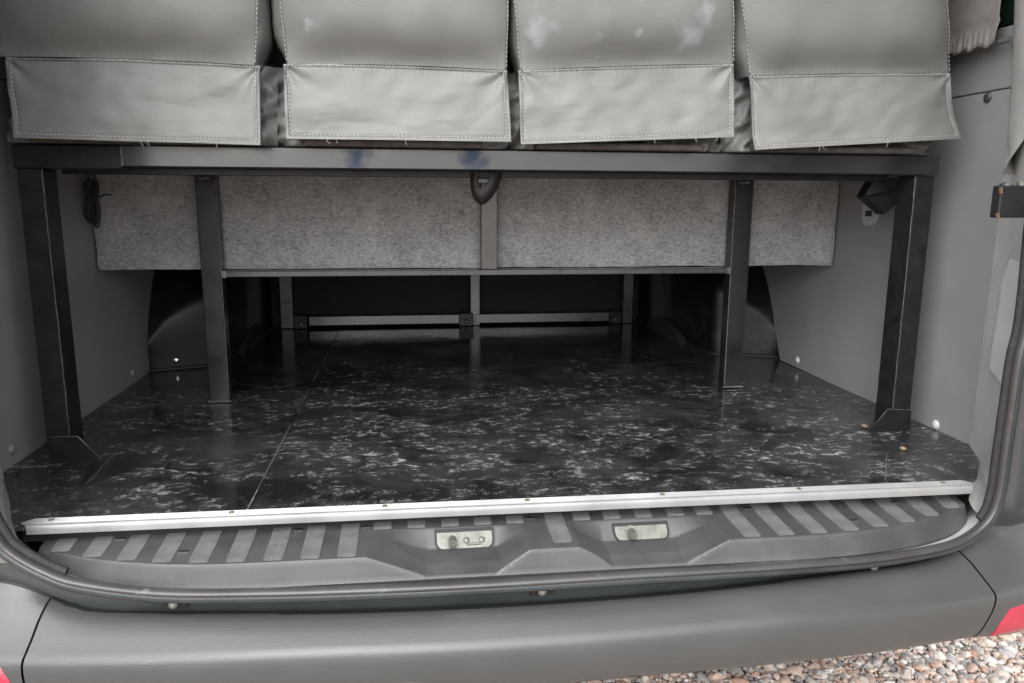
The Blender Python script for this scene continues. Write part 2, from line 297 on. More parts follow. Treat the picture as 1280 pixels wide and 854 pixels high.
class MB:
    """collects geometry (in load-floor coordinates) and links it as one mesh object"""
    def __init__(s): s.v = []; s.f = []
    def add(s, vs, fs):
        k = len(s.v); s.v += [tuple(map(float, p)) for p in vs]; s.f += [tuple(i + k for i in q) for q in fs]; return s
    def box(s, x0, x1, y0, y1, z0, z1, bev=.0015, seg=1):
        bm = bmesh.new(); bmesh.ops.create_cube(bm, size=1)
        for v in bm.verts: v.co = Vector((lerp(x0, x1, v.co.x + .5), lerp(y0, y1, v.co.y + .5), lerp(z0, z1, v.co.z + .5)))
        if bev: bmesh.ops.bevel(bm, geom=bm.edges[:], offset=bev, segments=seg, affect='EDGES', profile=.5)
        bm.verts.index_update(); s.add([v.co for v in bm.verts], [[v.index for v in q.verts] for q in bm.faces]); bm.free(); return s
    def poly(s, pts, ext):
        """prism: polygon pts extruded by vector ext"""
        n = len(pts); P = [np.array(p, float) for p in pts]; E = np.array(ext, float)
        s.add(P + [p + E for p in P], [tuple(range(n))[::-1], tuple(range(n, 2 * n))] + [(i, (i + 1) % n, (i + 1) % n + n, i + n) for i in range(n)]); return s
    def cyl(s, c, ax, r, h, n=16, r2=None, dome=0):
        ax = Vector(ax).normalized(); a = ax.orthogonal().normalized(); b = ax.cross(a); c = Vector(c); r2 = r if r2 is None else r2
        ring = lambda o, rr: [c + ax * o + (a * math.cos(2 * math.pi * i / n) + b * math.sin(2 * math.pi * i / n)) * rr for i in range(n)]
        rows = [ring(0, r), ring(h, r2)]
        if dome: rows += [ring(h + dome * .6, r2 * .75), ring(h + dome * .92, r2 * .4)]
        vs = [p for rw in rows for p in rw] + [c + ax * (h + dome)]
        fs = [tuple(range(n))[::-1]]
        for k in range(len(rows) - 1): fs += [(k * n + i, k * n + (i + 1) % n, (k + 1) * n + (i + 1) % n, (k + 1) * n + i) for i in range(n)]
        k = len(rows) - 1; fs += [(k * n + i, k * n + (i + 1) % n, len(vs) - 1) for i in range(n)]
        s.add(vs, fs); return s
    def tube(s, pts, r, n=8, flat=None):
        P = [Vector(p) for p in pts]; rows = []
        up = Vector((0, 0, 1)); pa = None
        for i, p in enumerate(P):
            t = (P[min(i + 1, len(P) - 1)] - P[max(i - 1, 0)]).normalized()
            a = t.cross(up) if pa is None else pa - t * pa.dot(t)
            if a.length < 1e-4: a = t.orthogonal()
            a.normalize(); pa = a; b = t.cross(a)
            ra, rb = (r, r) if flat is None else flat
            rows.append([p + a * math.cos(2 * math.pi * k / n) * ra + b * math.sin(2 * math.pi * k / n) * rb for k in range(n)])
        vs = [q for rw in rows for q in rw]
        fs = [(i * n + k, i * n + (k + 1) % n, (i + 1) * n + (k + 1) % n, (i + 1) * n + k) for i in range(len(P) - 1) for k in range(n)]
        fs += [tuple(range(n))[::-1], tuple(range(len(vs) - n, len(vs)))]
        s.add(vs, fs); return s
    def grid(s, rows, close_u=False):
        n = len(rows[0]); m = len(rows)
        s.add([p for rw in rows for p in rw], [(j * n + i, j * n + (i + 1) % n, (j + 1) * n + (i + 1) % n, (j + 1) * n + i) for j in range(m - 1) for i in range(n if close_u else n - 1)]); return s
    def sheet(s, rows, off):
        """a grid with thickness: second side displaced by off (vector)"""
        n = len(rows[0]); m = len(rows); off = np.array(off, float)
        A = [np.array(p, float) for rw in rows for p in rw]; B = [p + off for p in A]; N = n * m
        fs = [(j * n + i, j * n + i + 1, (j + 1) * n + i + 1, (j + 1) * n + i) for j in range(m - 1) for i in range(n - 1)]
        fb = [tuple(q + N for q in f_[::-1]) for f_ in fs]
        rim = [i for i in range(n)] + [j * n + n - 1 for j in range(1, m)] + [(m - 1) * n + i for i in range(n - 2, -1, -1)] + [j * n for j in range(m - 2, 0, -1)]
        fr = [(rim[(k + 1) % len(rim)], rim[k], rim[k] + N, rim[(k + 1) % len(rim)] + N) for k in range(len(rim))]
        s.add(A + B, fs + fb + fr); return s
    def mesh(s, name, m, org, smooth=None):
        me = bpy.data.meshes.new(name); me.from_pydata([(p[0] - org[0], p[1] - org[1], p[2] - org[2]) for p in s.v], [], s.f); me.update()
        bm = bmesh.new(); bm.from_mesh(me); bmesh.ops.recalc_face_normals(bm, faces=bm.faces[:]); bm.to_mesh(me); bm.free()
        me.materials.append(MATS[m])
        if smooth is not None:
            me.shade_smooth()
            if smooth < 180: me.set_sharp_from_angle(angle=math.radians(smooth))
        return me
    def build(s, name, m, parent=None, smooth=30, org=None):
        a = np.array(s.v); lo, hi = a.min(0), a.max(0)
        if org is None: org = ((lo[0] + hi[0]) / 2, (lo[1] + hi[1]) / 2, lo[2])
        return link(bpy.data.objects.new(name, s.mesh(name, m, org, smooth)), parent, org)
def inst(name, me, parent, loc, rot=(0, 0, 0), scale=(1, 1, 1)):
    o = bpy.data.objects.new(name, me); link(o, parent, loc); o.rotation_euler = rot; o.scale = scale; return o

# ================================================================== GROUND
g = bpy.data.meshes.new('ground'); q = 60
g.from_pydata([(-q, -q, 0), (q, -q, 0), (q, q, 0), (-q, q, 0)], [], [(0, 1, 2, 3)]); g.materials.append(MATS['ground'])
go = bpy.data.objects.new('ground', g); COL.objects.link(go); go['kind'] = 'structure'; go['label'] = 'gravel ground under and around the van'; go['category'] = 'ground'

def make_gravel():
    rng = np.random.default_rng(3)
    temps = []
    for sub, cnt in ((1, 10), (2, 14)):
        T = []
        for k in range(cnt):
            bm = bmesh.new(); bmesh.ops.create_icosphere(bm, subdivisions=sub, radius=1)
            dirs = rng.normal(size=(7, 3)); dirs /= np.linalg.norm(dirs, axis=1)[:, None]; hs_ = rng.uniform(.55, .9, 7)
            for v in bm.verts:       # cut by random planes: broken, angular stones
                c = np.array(v.co)
                for dd, h in zip(dirs, hs_):
                    e = c @ dd - h
                    if e > 0: c = c - dd * e * .92
                v.co = c * (1 + .05 * rng.normal())
            bm.verts.index_update(); T.append((np.array([v.co[:] for v in bm.verts]), np.array([[v.index for v in f_.verts] for f_ in bm.faces]))); bm.free()
        temps.append(T)
    V = []; F = []; A = []; k = 0
    def put(x, y, z, s, sub):
        nonlocal k
        v, f_ = temps[sub][rng.integers(len(temps[sub]))]
        a, b_, c = rng.uniform(0, 6.28, 3); ca, sa, cb, sb = math.cos(a), math.sin(a), math.cos(b_ * .12), math.sin(b_ * .12)
        M = np.array([[ca, -sa, 0], [sa, ca, 0], [0, 0, 1]]) @ np.array([[1, 0, 0], [0, cb, -sb], [0, sb, cb]])
        sc = np.array([s * rng.uniform(.8, 1.35), s * rng.uniform(.7, 1.1), s * rng.uniform(.45, .75)])
        V.append((v * sc) @ M.T + np.array([x, y, z])); F.append(f_ + k); A.append(np.full(len(v), rng.uniform())); k += len(v)
    def region(x0, x1, y0, y1, p, sub, skip=None):
        for x in np.arange(x0, x1, p):
            for y in np.arange(y0, y1, p):
                if skip and skip[0] < x < skip[1] and skip[2] < y < skip[3]: continue
                s = p * rng.choice([.42, .55, .7, .95], p=[.25, .4, .25, .1])
                put(x + rng.uniform(-.5, .5) * p, y + rng.uniform(-.5, .5) * p, s * .3 + rng.uniform(0, .006), s, sub)
    near = (-.05, 1.6, .12, .75)
    region(*near, .0105, 1); region(*near, .0175, 1)
    region(-1.5, 2.3, -2.0, 1.3, .03, 0, near)
    V = np.concatenate(V); F = np.concatenate(F); A = np.concatenate(A)
    me = bpy.data.meshes.new('gravel'); me.vertices.add(len(V)); me.vertices.foreach_set('co', V.ravel().astype(np.float32))
    me.loops.add(F.size); me.loops.foreach_set('vertex_index', F.ravel().astype(np.int32)); me.polygons.add(len(F)); me.polygons.foreach_set('loop_start', np.arange(0, F.size, 3, dtype=np.int32))
    me.update(calc_edges=True); at = me.attributes.new('stone', 'FLOAT', 'POINT'); at.data.foreach_set('value', A.astype(np.float32)); me.materials.append(MATS['gravel'])
    me.shade_smooth(); me.set_sharp_from_angle(angle=math.radians(35))
    o = bpy.data.objects.new('gravel', me); COL.objects.link(o); o['kind'] = 'stuff'; o['label'] = 'pink, grey and buff loose gravel on the ground'; o['category'] = 'gravel'
make_gravel()

# ================================================================== VAN
van = empty('van', (0, 1.0, -FZ), 'open tail of a grey van with black floor, bumper and bench seats inside', 'van')

# --- opening path (photo pixels on the bowed tail)
OFF = -.034
pr = [onB(p, OFF) for p in ((1292, 300), (1281, 400), (1270, 450), (1262, 505), (1254, 560), (1246, 615), (1234, 647), (1207, 671), (1170, 684), (1090, 697), (980, 706), (780, 718), (520, 733), (339, 739), (200, 739), (100, 727), (60, 714), (20, 692), (0, 671))]
pr = [(p[0], p[2]) for p in pr]
xr, zr = pr[0]; xl, zl = pr[-1]
path2 = [(xr - .10, 1.7), (xr - .05, 1.1), (xr - .012, .65)] + pr + [(xl - .02, zl + .06), (xl - .022, zl + .16), (xl - .01, .35), (xl + .012, .65), (xl + .05, 1.1), (xl + .10, 1.7)]
path2 = catmull(path2, 8)
NP = len(path2)
def pframe(i):
    a = path2[max(i - 1, 0)]; b = path2[min(i + 1, NP - 1)]; t = b - a; t = t / np.linalg.norm(t)
    return path2[i], np.array([t[1] * -1, t[0]])      # second: a normal in (x,z)
def outn(i):
    p, n_ = pframe(i)
    c = p - np.array([0, .8]);
    return p, (n_ if n_ @ (p - np.array([0.01, .35])) > 0 else -n_)
def sweep(profile, i0=0, i1=None, closed=True, off=OFF):
    """profile of (outward, rearward) offsets swept round the opening"""
    rows = []
    for i in range(i0, NP if i1 is None else i1):
        p, n_ = outn(i); x, z = p; y = bow(x) + off
        rows.append([np.array([x + n_[0] * a, y - b_, z + n_[1] * a]) for a, b_ in profile])
    return rows
def circ(c, ra, rb, n=12, a0=0): return [(c[0] + ra * math.cos(2 * math.pi * k / n + a0), c[1] + rb * math.sin(2 * math.pi * k / n + a0)) for k in range(n)]
seal = MB().grid(sweep(circ((.001, .001), .0052, .009, 14)), True).build('door_seal', 'rubber', van, 180)
iz = [i for i in range(NP) if path2[i][1] > -.045]
ia = [i for i in iz if path2[i][0] > 0]; ib = [i for i in iz if path2[i][0] < 0]
MB().grid(sweep(circ((-.0085, -.004), .0062, .006, 12), ia[0], ia[-1] + 1), True).build('flocked_lip', 'flocked_rubber', seal, 180)
MB().grid(sweep(circ((-.008, -.004), .0055, .006, 12), ib[0], ib[-1] + 1), True).build('flocked_lip', 'flocked_rubber', seal, 180)
MB().grid(sweep(circ((.0105, -.003), .0078, .009, 12)), True).build('outer_lip', 'seal_dark', seal, 180)

# --- outer skin running out from the seal (tail corner panels)
skin = [(.012, -.006), (.020, -.012), (.026, -.012), (.034, -.006), (.046, -.004), (.065, -.008), (.09, -.018), (.12, -.04), (.15, -.075), (.172, -.12), (.182, -.18), (.186, -.5), (.186, -2.6)]
rows = sweep(skin)
half = NP // 2
ic = min(range(NP), key=lambda i: abs(path2[i][0]) + (0 if path2[i][1] < 0 else 9))
def body_side(i0, i1):
    rr = []
    for i in range(i0, i1):
        p, n_ = outn(i); x, z = p; y = bow(x) + OFF; row = []
        k2 = 1 - sm(.15, .70, -n_[1]) if z < .1 else 1.
        for a, b_ in skin:
            b_ = b_ - .035 * (1 - k2) * sm(.012, .03, a)
            X = x + n_[0] * a; Z = z + n_[1] * a
            k = sm(.05, .18, a) * k2                     # outer part becomes the vertical side of the van
            if abs(X) > .6: X = lerp(X, math.copysign(.80 + a, X), k)
            row.append((X, y - b_, max(Z, -.42)))
        rr.append(row)
    return rr
corner = MB().grid(body_side(0, ic + 1)).build('corner_panel', 'body_paint', van, 180)
MB().grid(body_side(ic, NP)).build('corner_panel', 'body_paint', van, 180)

# --- door jamb: painted return between seal and side lining
def jamb_pt(i, t):
    p, n_ = outn(i); x, z = p; y = bow(x) + OFF
    a = np.array([x - n_[0] * .004, y + .002, z - n_[1] * .004])
    w = sm(.62, .79, abs(x)) if z < .3 else 1.
    tx = .922 if x > 0 else -.912; ty = .186 if x > 0 else .24
    b_ = np.array([lerp(x, tx, w), lerp(y + .12, ty, w), lerp(-.12, z, sm(.3, 1, w))])
    c = a * (1 - t) + b_ * t
    bulge = math.sin(math.pi * t) * .008 * w       # slightly hollow
    c[0] += math.copysign(bulge, x); return c
MB().grid([[jamb_pt(i, t / 8) for t in range(9)] for i in range(NP)]).build('door_jamb', 'jamb_paint', van, 180)
# pale plastic patch stuck on the right jamb
rows = []
for i in range(NP):
    p, _ = outn(i)
    if p[0] > 0 and .17 < p[1] < .40:
        wd = .30 + .25 * sm(.40, .33, p[1]); row = []
        for t in range(9):
            tt = lerp(.06, .18 + wd, t / 8); c = jamb_pt(i, tt); c[0] -= .006 + .0012 * nz(c[2], tt, 3, 22); c[1] -= .003; row.append(c)
        rows.append(row)
MB().sheet(rows, (.0015, .001, 0)).build('jamb_patch', 'pale_tape', van, 60)

EL = [onX(p, .902) for p in ((1277, 219), (1266, 200), (1259.5, 181), (1260, 165), (1264, 105), (1267, 40), (1268, 0))]
EL = [tuple(p) for p in EL] + [(.90, EL[-1][1], 1.0), (.88, EL[-1][1], 1.3), (.86, EL[-1][1], 1.6)]
rows = []
for k, p in enumerate(EL):
    w_ = [.02, .06, .10, .11, .12, .12, .12, .12, .12, .12][k]; row = []
    for t in range(9):
        tt = t / 8; row.append((p[0] - .055 * tt - .010 * math.sin(math.pi * tt), p[1] - w_ * tt - .004 * math.sin(math.pi * tt), p[2]))
    rows.append(row)
MB().sheet(rows, (.003, .002, 0)).build('pillar_trim', 'jamb_paint', van, 60)
# painted sill corners between the floor edge and the seal
RC = [(.772, -.010), (.798, .012), (.835, .055), (.885, .115), (.932, .185)]; LC = [(-.772, -.010), (-.795, .03), (-.83, .10), (-.88, .19), (-.932, .262)]
for C_, O_ in ((RC, [(.752, -.055, -.036), (.792, -.058, -.03), (.815, -.02, -.012), (.866, .05, -.002), (.905, .12, .0), (.94, .19, .0)]), (LC, [(-.742, -.055, -.036), (-.774, -.058, -.03), (-.795, -.01, -.012), (-.84, .06, -.002), (-.89, .15, 0), (-.94, .265, 0)])):
    I_ = [(C_[0][0] * .99, C_[0][1] - .005, -.028)] + [(x, y, -.003) for x, y in C_]
    MB().grid([[tuple(np.array(a) * (1 - t / 6) + np.array(b) * t / 6 + np.array([0, 0, -.004 * math.sin(math.pi * t / 6)])) for t in range(7)] for a, b in zip(I_, O_)]).build('sill_corner', 'sill_paint', van, 180)

# --- side linings with the wheel-arch cut-out
XL, XR = -.908, .918
def lining(x, side, y0, pts_cut):
    th = .008 * side
    cut = [onX(p, x) for p in pts_cut]
    ys = [(y0, -.004)] + [(c[1], max(c[2], -.004)) for c in cut] + [(cut[-1][1] + .06, .40), (cut[-1][1] + .2, .46), (2.4, .46), (2.4, .685), (y0, .685)]
    return MB().poly([(x, a, b) for a, b in ys], (th, 0, 0)).build('side_lining', 'lining', van, 20)
ll = lining(XL, -1, .232, ((190, 469), (190, 440), (192, 400), (196, 365), (203, 338)))
rl = lining(XR, 1, .182, ((975, 450), (971, 425), (965, 398), (956, 368), (944, 335)))
# upper lining, set a few mm back behind a visible joint
MB().box(XL - .03, XL - .004, .215, 2.4, .688, .80).build('upper_lining', 'lining', van)
MB().box(XR + .004, XR + .03, .135, 2.4, .688, .80).build('upper_lining', 'lining', van)
clip = MB().cyl((0, 0, 0), (-1, 0, 0), .0105, .003, 16, .009, dome=.003).mesh('trim_clip', 'white_clip', (0, 0, 0), 40)
clipg = clip.copy(); clipg.materials[0] = MATS['grey_clip']; clipd = clip.copy(); clipd.materials[0] = MATS['dark_clip']
for px in ((1170, 531), (997, 450)): inst('trim_clip', clip, rl, onX(px, XR))
for px in ((15, 562), (166, 466)): inst('trim_clip', clipg, ll, onX(px, XL), (0, 0, math.pi))
inst('trim_clip', clipd, rl, onX((1235, 122), XR) , (0, 0, 0), (1, 1.0, 1.0))

# --- wheel arches covered in dark vinyl
for sd_, xw, xi in ((-1, XL - .012, -.705), (1, XR + .012, .715)):
    rows = []
    ny = 40
    for j in range(ny + 1):
        y = 1.021 + .78 * (j / ny) ** 1.6; t = (y - 1.021) / .78
        H = pw(y, [(1.02, 0), (1.03, .07), (1.06, .147), (1.10, .215), (1.15, .278), (1.25, .345), (1.4, .385), (1.9, .39)])
        ax = lerp(xw, xi, sm(0, .12, t) * .86 + .14 * sm(.1, .5, t))
        row = []
        prof = [(0, 0), (0, .25), (0, .5), (.0, .75), (.03, .9), (.10, .975), (.25, 1), (.6, 1.0), (1, 1.0)]
        for a, h in prof:
            X = lerp(ax, xw, a); z = H * h
            wr = .006 * nz(X * 3, y * 5, z * 5, 2.2) if 0 < h < 1 else 0
            row.append((X - sd_ * abs(wr) * 1.2, y + wr, max(z, -.002)))
        rows.append(row)
    a = MB().grid(rows).build('wheel_arch', 'arch_vinyl', van, 180)
    # sealing bead at its foot
    MB().tube([(r_[0][0] - sd_ * .003, r_[0][1] - .004, .003) for r_ in rows], .0045, 6).build('foot_bead', 'cable', a, 180)
    if sd_ < 0:
        q_ = onZ((222, 452), .018)
        MB().cyl((q_[0], q_[1] - .012, .026), (.15, -1, .35), .016, .004, 18, .014, dome=.009).build('added_dome', 'chrome', a, 60)  # chrome dome added to give the arch its bright glint

# --- floor: vinyl sheets with an open seam
SX = -.447
def sheet_poly(pts, z0, z1): return MB().poly([(x, y, z0) for x, y in pts], (0, 0, z1 - z0))
fl = sheet_poly([(x * .995, y + .014) for x, y in RC] + [(.932, 2.6), (-.932, 2.6)] + [(x * .995, y + .014) for x, y in LC[::-1]], -.028, -.0045).build('floor_board', 'void', van, None)
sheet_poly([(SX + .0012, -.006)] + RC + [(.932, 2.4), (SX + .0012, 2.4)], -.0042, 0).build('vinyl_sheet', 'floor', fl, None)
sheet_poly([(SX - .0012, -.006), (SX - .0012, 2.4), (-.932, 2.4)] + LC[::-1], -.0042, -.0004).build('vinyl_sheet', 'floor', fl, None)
# frayed pale seam edge
random.seed(4)
mb = MB(); pts = []
for k in range(60):
    y = lerp(-.01, 1.62, k / 59); pts.append((SX + .0006 * nz(y, 1, 1, 30), y, .0004))
for k in range(59):
    w_ = .0006 * (1.0 + 1.4 * nz(pts[k][1], 5, 2, 12)); p, q_ = pts[k], pts[k + 1]
    if nz(p[1], 8, 3, 9) < -.12: continue
    mb.add([(p[0] - w_, p[1], .0007), (p[0] + w_, p[1], .0007), (q_[0] + w_, q_[1], .0007), (q_[0] - w_, q_[1], .0007)], [(0, 1, 2, 3)])
mb.build('seam_edge', 'seam_fray', fl, None)['kind'] = 'stuff'
for (a, b_) in (((145, 566), (107, 607)), ((1108, 568), (1107, 600))):
    A, B_ = onZ(a), onZ(b_); mb = MB(); n_ = 9
    for k in range(n_):
        p = A + (B_ - A) * k / n_; q_ = A + (B_ - A) * (k + 1) / n_; w_ = .0005
        jx = .002 * nz(k, 3, 1, .7)
        mb.add([(p[0] - w_ + jx, p[1], .0006), (p[0] + w_ + jx, p[1], .0006), (q_[0] + w_ + jx, q_[1], .0006), (q_[0] - w_ + jx, q_[1], .0006)], [(0, 1, 2, 3)])
    mb.build('cut_mark', 'seam_fray', fl, None)

# --- aluminium threshold strip: ribbed top and round nose
def SK(x): return -.0125 * x            # the strip and cover sit very slightly askew
prof = [(.006, .0004), (.006, .0036)]
ny = 8
for k in range(ny):
    y = lerp(.004, -.0145, k / (ny - 1)); prof += [(y + .0008, .0042), (y + .0003, .0034), (y - .0006, .0034)]
prof += [(-.0162, .0030), (-.0172, .0040), (-.0185, .0050), (-.0205, .0052), (-.0228, .0042), (-.0243, .002), (-.025, -.002), (-.0252, -.0085), (-.0242, -.009), (-.0236, -.002), (-.022, .0004)]
rows = []
for x, cut in ((-.768, 1), (-.752, 0), (.752, 0), (.768, 1)):
    rows.append([(x if not cut else x - math.copysign(abs(y + .009) * .9, x) * 1.0, y + SK(x), z) for y, z in prof])
strip = MB().grid([rows[0]] + [[tuple(np.array(a) * (1 - t) + np.array(b) * t) for a, b in zip(rows[1], rows[2])] for t in [i / 40 for i in range(41)]] + [rows[3]])
strip.add(rows[0], [tuple(range(len(prof)))]); strip.add(rows[3], [tuple(range(len(prof)))])
strip = strip.build('threshold_strip', 'strip', van, 35)
scr = MB().cyl((0, 0, 0), (0, 0, 1), .0042, .0008, 12, dome=.0012).mesh('strip_screw', 'screw', (0, 0, 0), 40)
for px in ((62, 652), (288, 643), (481, 633), (659, 625), (827, 617), (999, 611), (1180, 604)):
    q_ = onZ(px, .004); inst('strip_screw', scr, strip, (q_[0], -.003 + SK(q_[0]), .0038))

# --- plastic step cover with its two latch pockets
T_, Z1 = -.030, -.064
def ycrease(x):
    a = abs(x); return -.100 + 1.04 * max(0, a - .38) ** 2.53 + SK(x)
def yfront(x): return ycrease(x) - .010
def wall_d(x):
    return .024 * pw(x, [(-.240, 0), (-.168, 1), (-.060, 1), (-.018, 0), (.058, 0), (.108, 1), (.222, 1), (.290, 0)])
def dip(x): return pw(x, [(-.258, 0), (-.172, 1), (-.069, 1), (-.020, 0), (.063, 0), (.108, 1), (.223, 1), (.293, 0)])
def smin(a, b, k): h = max(k - abs(a - b), 0) / k; return min(a, b) - h * h * k * .25
def YW(x): return -.018 + SK(x)
PK = []                                     # latch pockets: pixel corners put on the sloping wall (z falls 1:1 with y)
def onwall(p):
    d = ray(p); t = ((CAM[2] - T_) - (CAM[1] - YW(.03))) / (d[1] - d[2]); return CAM + d * t
for c0, c1 in (((545, 664), (617, 685)), ((766, 655), (836, 673))):
    a = onwall(c0); b_ = onwall(c1); PK.append((a[0], b_[0], b_[2], min(a[2], T_ - .0015)))
def stepz(x, y):
    yf = yfront(x); d = y - yf; yw = YW(x)
    F = Z1 + d * 3.4
    t = min(1, max(0, (yw - y) / (yw - yf)))
    run = .024
    D = max(wall_d(x) * min(1, max(0, (yw - y) / run)), dip(x) * .030 * t ** .7)
    top = T_ - .004 * t - D
    return smin(top, F, .0035) + .010 * sm(-.025, .035, y - SK(x))
XE0, XE1 = -.750, .760
xs = [lerp(XE0, XE1, i / 760) for i in range(761)]
vs_ = [0, .1, .2, .3, .36] + [lerp(.38, .70, k / 26) for k in range(27)] + [lerp(.72, .88, k / 7) for k in range(8)] + [.895, .905, .915, .925, .935, .945, .955, .965, .975, .99, 1.0]
rows = []
for v in vs_:
    row = []
    for x in xs:
        y = lerp(.045, yfront(x), v); z = stepz(x, y)
        e = min(x - XE0, XE1 - x); z -= .02 * (1 - sm(0, .012, e)) ; row.append((x, y, z))
    rows.append(row)
rows.append([(x, yfront(x) - .002, Z1 - .003) for x in xs]); rows.append([(x, yfront(x) + .001, Z1 - .006) for x in xs]); rows.append([(x, yfront(x) + .006, Z1 - .02) for x in xs])
step = MB().grid(rows).build('step_cover', 'step_plastic', van, 50)
def tread(x, y0, y1, w):
    n_ = 14; rw = []
    for k in range(n_ + 1):
        y = lerp(y0, y1, k / n_); ins = 0.0022 * (k == 0 or k == n_)
        lift = .0003 if k in (0, n_) else .0015
        rw.append([(x - w / 2, y, stepz(x - w / 2, y) - .0012), (x - w / 2 + .0004 + ins, y, stepz(x - w / 2, y) + lift * .7), (x - w / 2 + .002 + ins, y, stepz(x, y) + lift), (x, y, stepz(x, y) + lift), (x + w / 2 - .002 - ins, y, stepz(x, y) + lift), (x + w / 2 - .0004 - ins, y, stepz(x + w / 2, y) + lift * .7), (x + w / 2, y, stepz(x + w / 2, y) - .0012)])
    return MB().grid(rw).build('tread_strip', 'tread_grip', step, 30)
for k in range(9):
    x = -.706 + .0523 * k; tread(x, .035, ycrease(x) + .003, .0285)
for x in (-.238, -.185, -.132, -.080, -.028, .081, .131, .184, .238, .287): tread(x, .035, YW(x) + .002, .0285)
tread(.036, .035, onZ((692, 677), T_)[1], .031)
for k in range(8):
    x = .333 + .0553 * k
    if x < .74: tread(x, .035, ycrease(x) + .003, .0295)
slot = MB().box(-.008, .008, -.0045, .0045, -.001, .0009, .0006).mesh('clip_slot', 'step_plastic', (0, 0, 0), 30)
slotd = MB().box(-.0065, .0065, -.0032, .0032, .0004, .0012, .0003).mesh('slot_opening', 'slot_dark', (0, 0, 0), 30)
for px in ((151, 674), (229, 690), (373, 663), (458, 659), (577, 703), (662, 648), (801, 692), (848, 641), (934, 636), (1068, 651), (1118, 628)):
    q_ = onZ(px, T_)
    for _ in range(4): q_ = onZ(px, stepz(q_[0], q_[1]))
    s_ = inst('clip_slot', slot, step, (q_[0], q_[1], stepz(q_[0], q_[1]))); inst('slot_opening', slotd, s_, (q_[0], q_[1] + .001, stepz(q_[0], q_[1]) + .0002))
# latch strikers in the pockets
for k, (x0, x1, z0, z1) in enumerate(PK):
    yw = YW((x0 + x1) / 2)
    def rr(x0, x1, z0, z1, o, r_=.012):        # rounded-bottom outline lying on the wall, lifted by o along its normal
        P = [(x0, z1), (x1, z1)]
        for t in range(6): an = t / 5 * math.pi / 2; P.append((x1 - r_ + r_ * math.cos(an), z0 + r_ - r_ * math.sin(an)))
        for t in range(6): an = t / 5 * math.pi / 2; P.append((x0 + r_ - r_ * math.sin(an), z0 + r_ - r_ * math.cos(an)))
        return [(x, yw - (T_ - z) - o * .707, z + o * .707) for x, z in P]
    n_ = np.array([0, -.707, .707])
    pk = MB().poly(rr(x0 - .0025, x1 + .0025, z0 - .001, z1 + .001, -.001), tuple(n_ * .0022)).build('latch_shade_plate', 'slot_dark', step, 30)  # flat dark plate; its rim stands in for the shade of a recess
    st = MB().poly(rr(x0 + .001, x1 - .001, z0 + .0006, z1 - .0035, .001, .009), tuple(n_ * .0012)).build('striker_plate', 'zinc', step, 30)
    def W3(fx, fz, o=.0022): z = lerp(z0, z1, fz); return np.array([lerp(x0, x1, fx), yw - (T_ - z) - o * .707, z + o * .707])
    fx = .28 if k == 0 else .3
    MB().cyl(W3(fx, .55, .002), n_, .0085, .003, 18).cyl(W3(fx, .5, .004), (0, -1, -.1), .0062, .015, 14).cyl(W3(fx, .5, .004) + np.array([0, -.013, -.0013]), (0, -1, -.1), .0034, .005, 12).build('striker_pin', 'zinc', st, 40)
    if k == 0:
        for f2 in (.53, .80): MB().cyl(W3(f2, .4, .002), n_, .005, .002, 14, dome=.002).build('rivet', 'zinc', st, 40)
        MB().tube([W3(.53, .2, .003), W3(.80, .22, .003)], .002, 8).build('latch_bar', 'zinc', st, 40)

# --- bumper: profile swept along the bowed tail and round the corners
def plan():
    P = [(x, bow(x), 0) for x in np.linspace(0, .72, 25)]
    c = catmull([(.72, bow(.72)), (.80, -.032), (.87, -.014), (.93, .022), (.968, .085), (.985, .20), (.99, .40), (.99, .9)], 8)
    return [np.array(p[:2]) for p in P[:-1]] + c
PR = plan(); PLAN = [np.array([-p[0], p[1]]) for p in PR[:0:-1]] + PR
def pnorm(i):
    a = PLAN[max(i - 1, 0)]; b_ = PLAN[min(i + 1, len(PLAN) - 1)]; t = b_ - a; t = t / np.linalg.norm(t); return np.array([t[1], -t[0]])
def bprof(x):
    e = sm(.25, .8, abs(x)) * .016; e2 = sm(.1, .75, abs(x)) * .02 + .012 * sm(.68, .82, abs(x)); kk = sm(.64, .79, abs(x))
    up = [-.13, -.07, -.05, -.062, -.08, -.096]
    P = [(-.05, -.15), (-.010, -.122), (.004, -.1125), (.013, -.1075), (.022, -.107 - e * .2), (.034, -.1085 - e * .4)]
    P = [(a, lerp(z, zu - (.02 if k < 4 else .012), kk)) for k, ((a, z), zu) in enumerate(zip(P, up))]
    return P + [(.05, -.1185 - e * .7), (.064, -.127 - e), (.071, -.133 - e), (.0745, -.140 - e), (.0755, -.152 - e), (.075, -.165 - e), (.071, -.183 - e2), (.065, -.199 - e2), (.057, -.211 - e2), (.046, -.218 - e2), (.03, -.221 - e2), (-.05, -.221 - e2)]
def bpt(i, a, z, sl=0):
    n_ = pnorm(i); return np.array([PLAN[i][0] + n_[0] * a + sl, PLAN[i][1] + n_[1] * a, z])
SPL, SPR = -.712, .712
def bumper_piece(name, sel, gap0, gap1):
    rows = []
    for i in sel:
        rows.append([bpt(i, a, z) for a, z in bprof(PLAN[i][0])])
    return rows
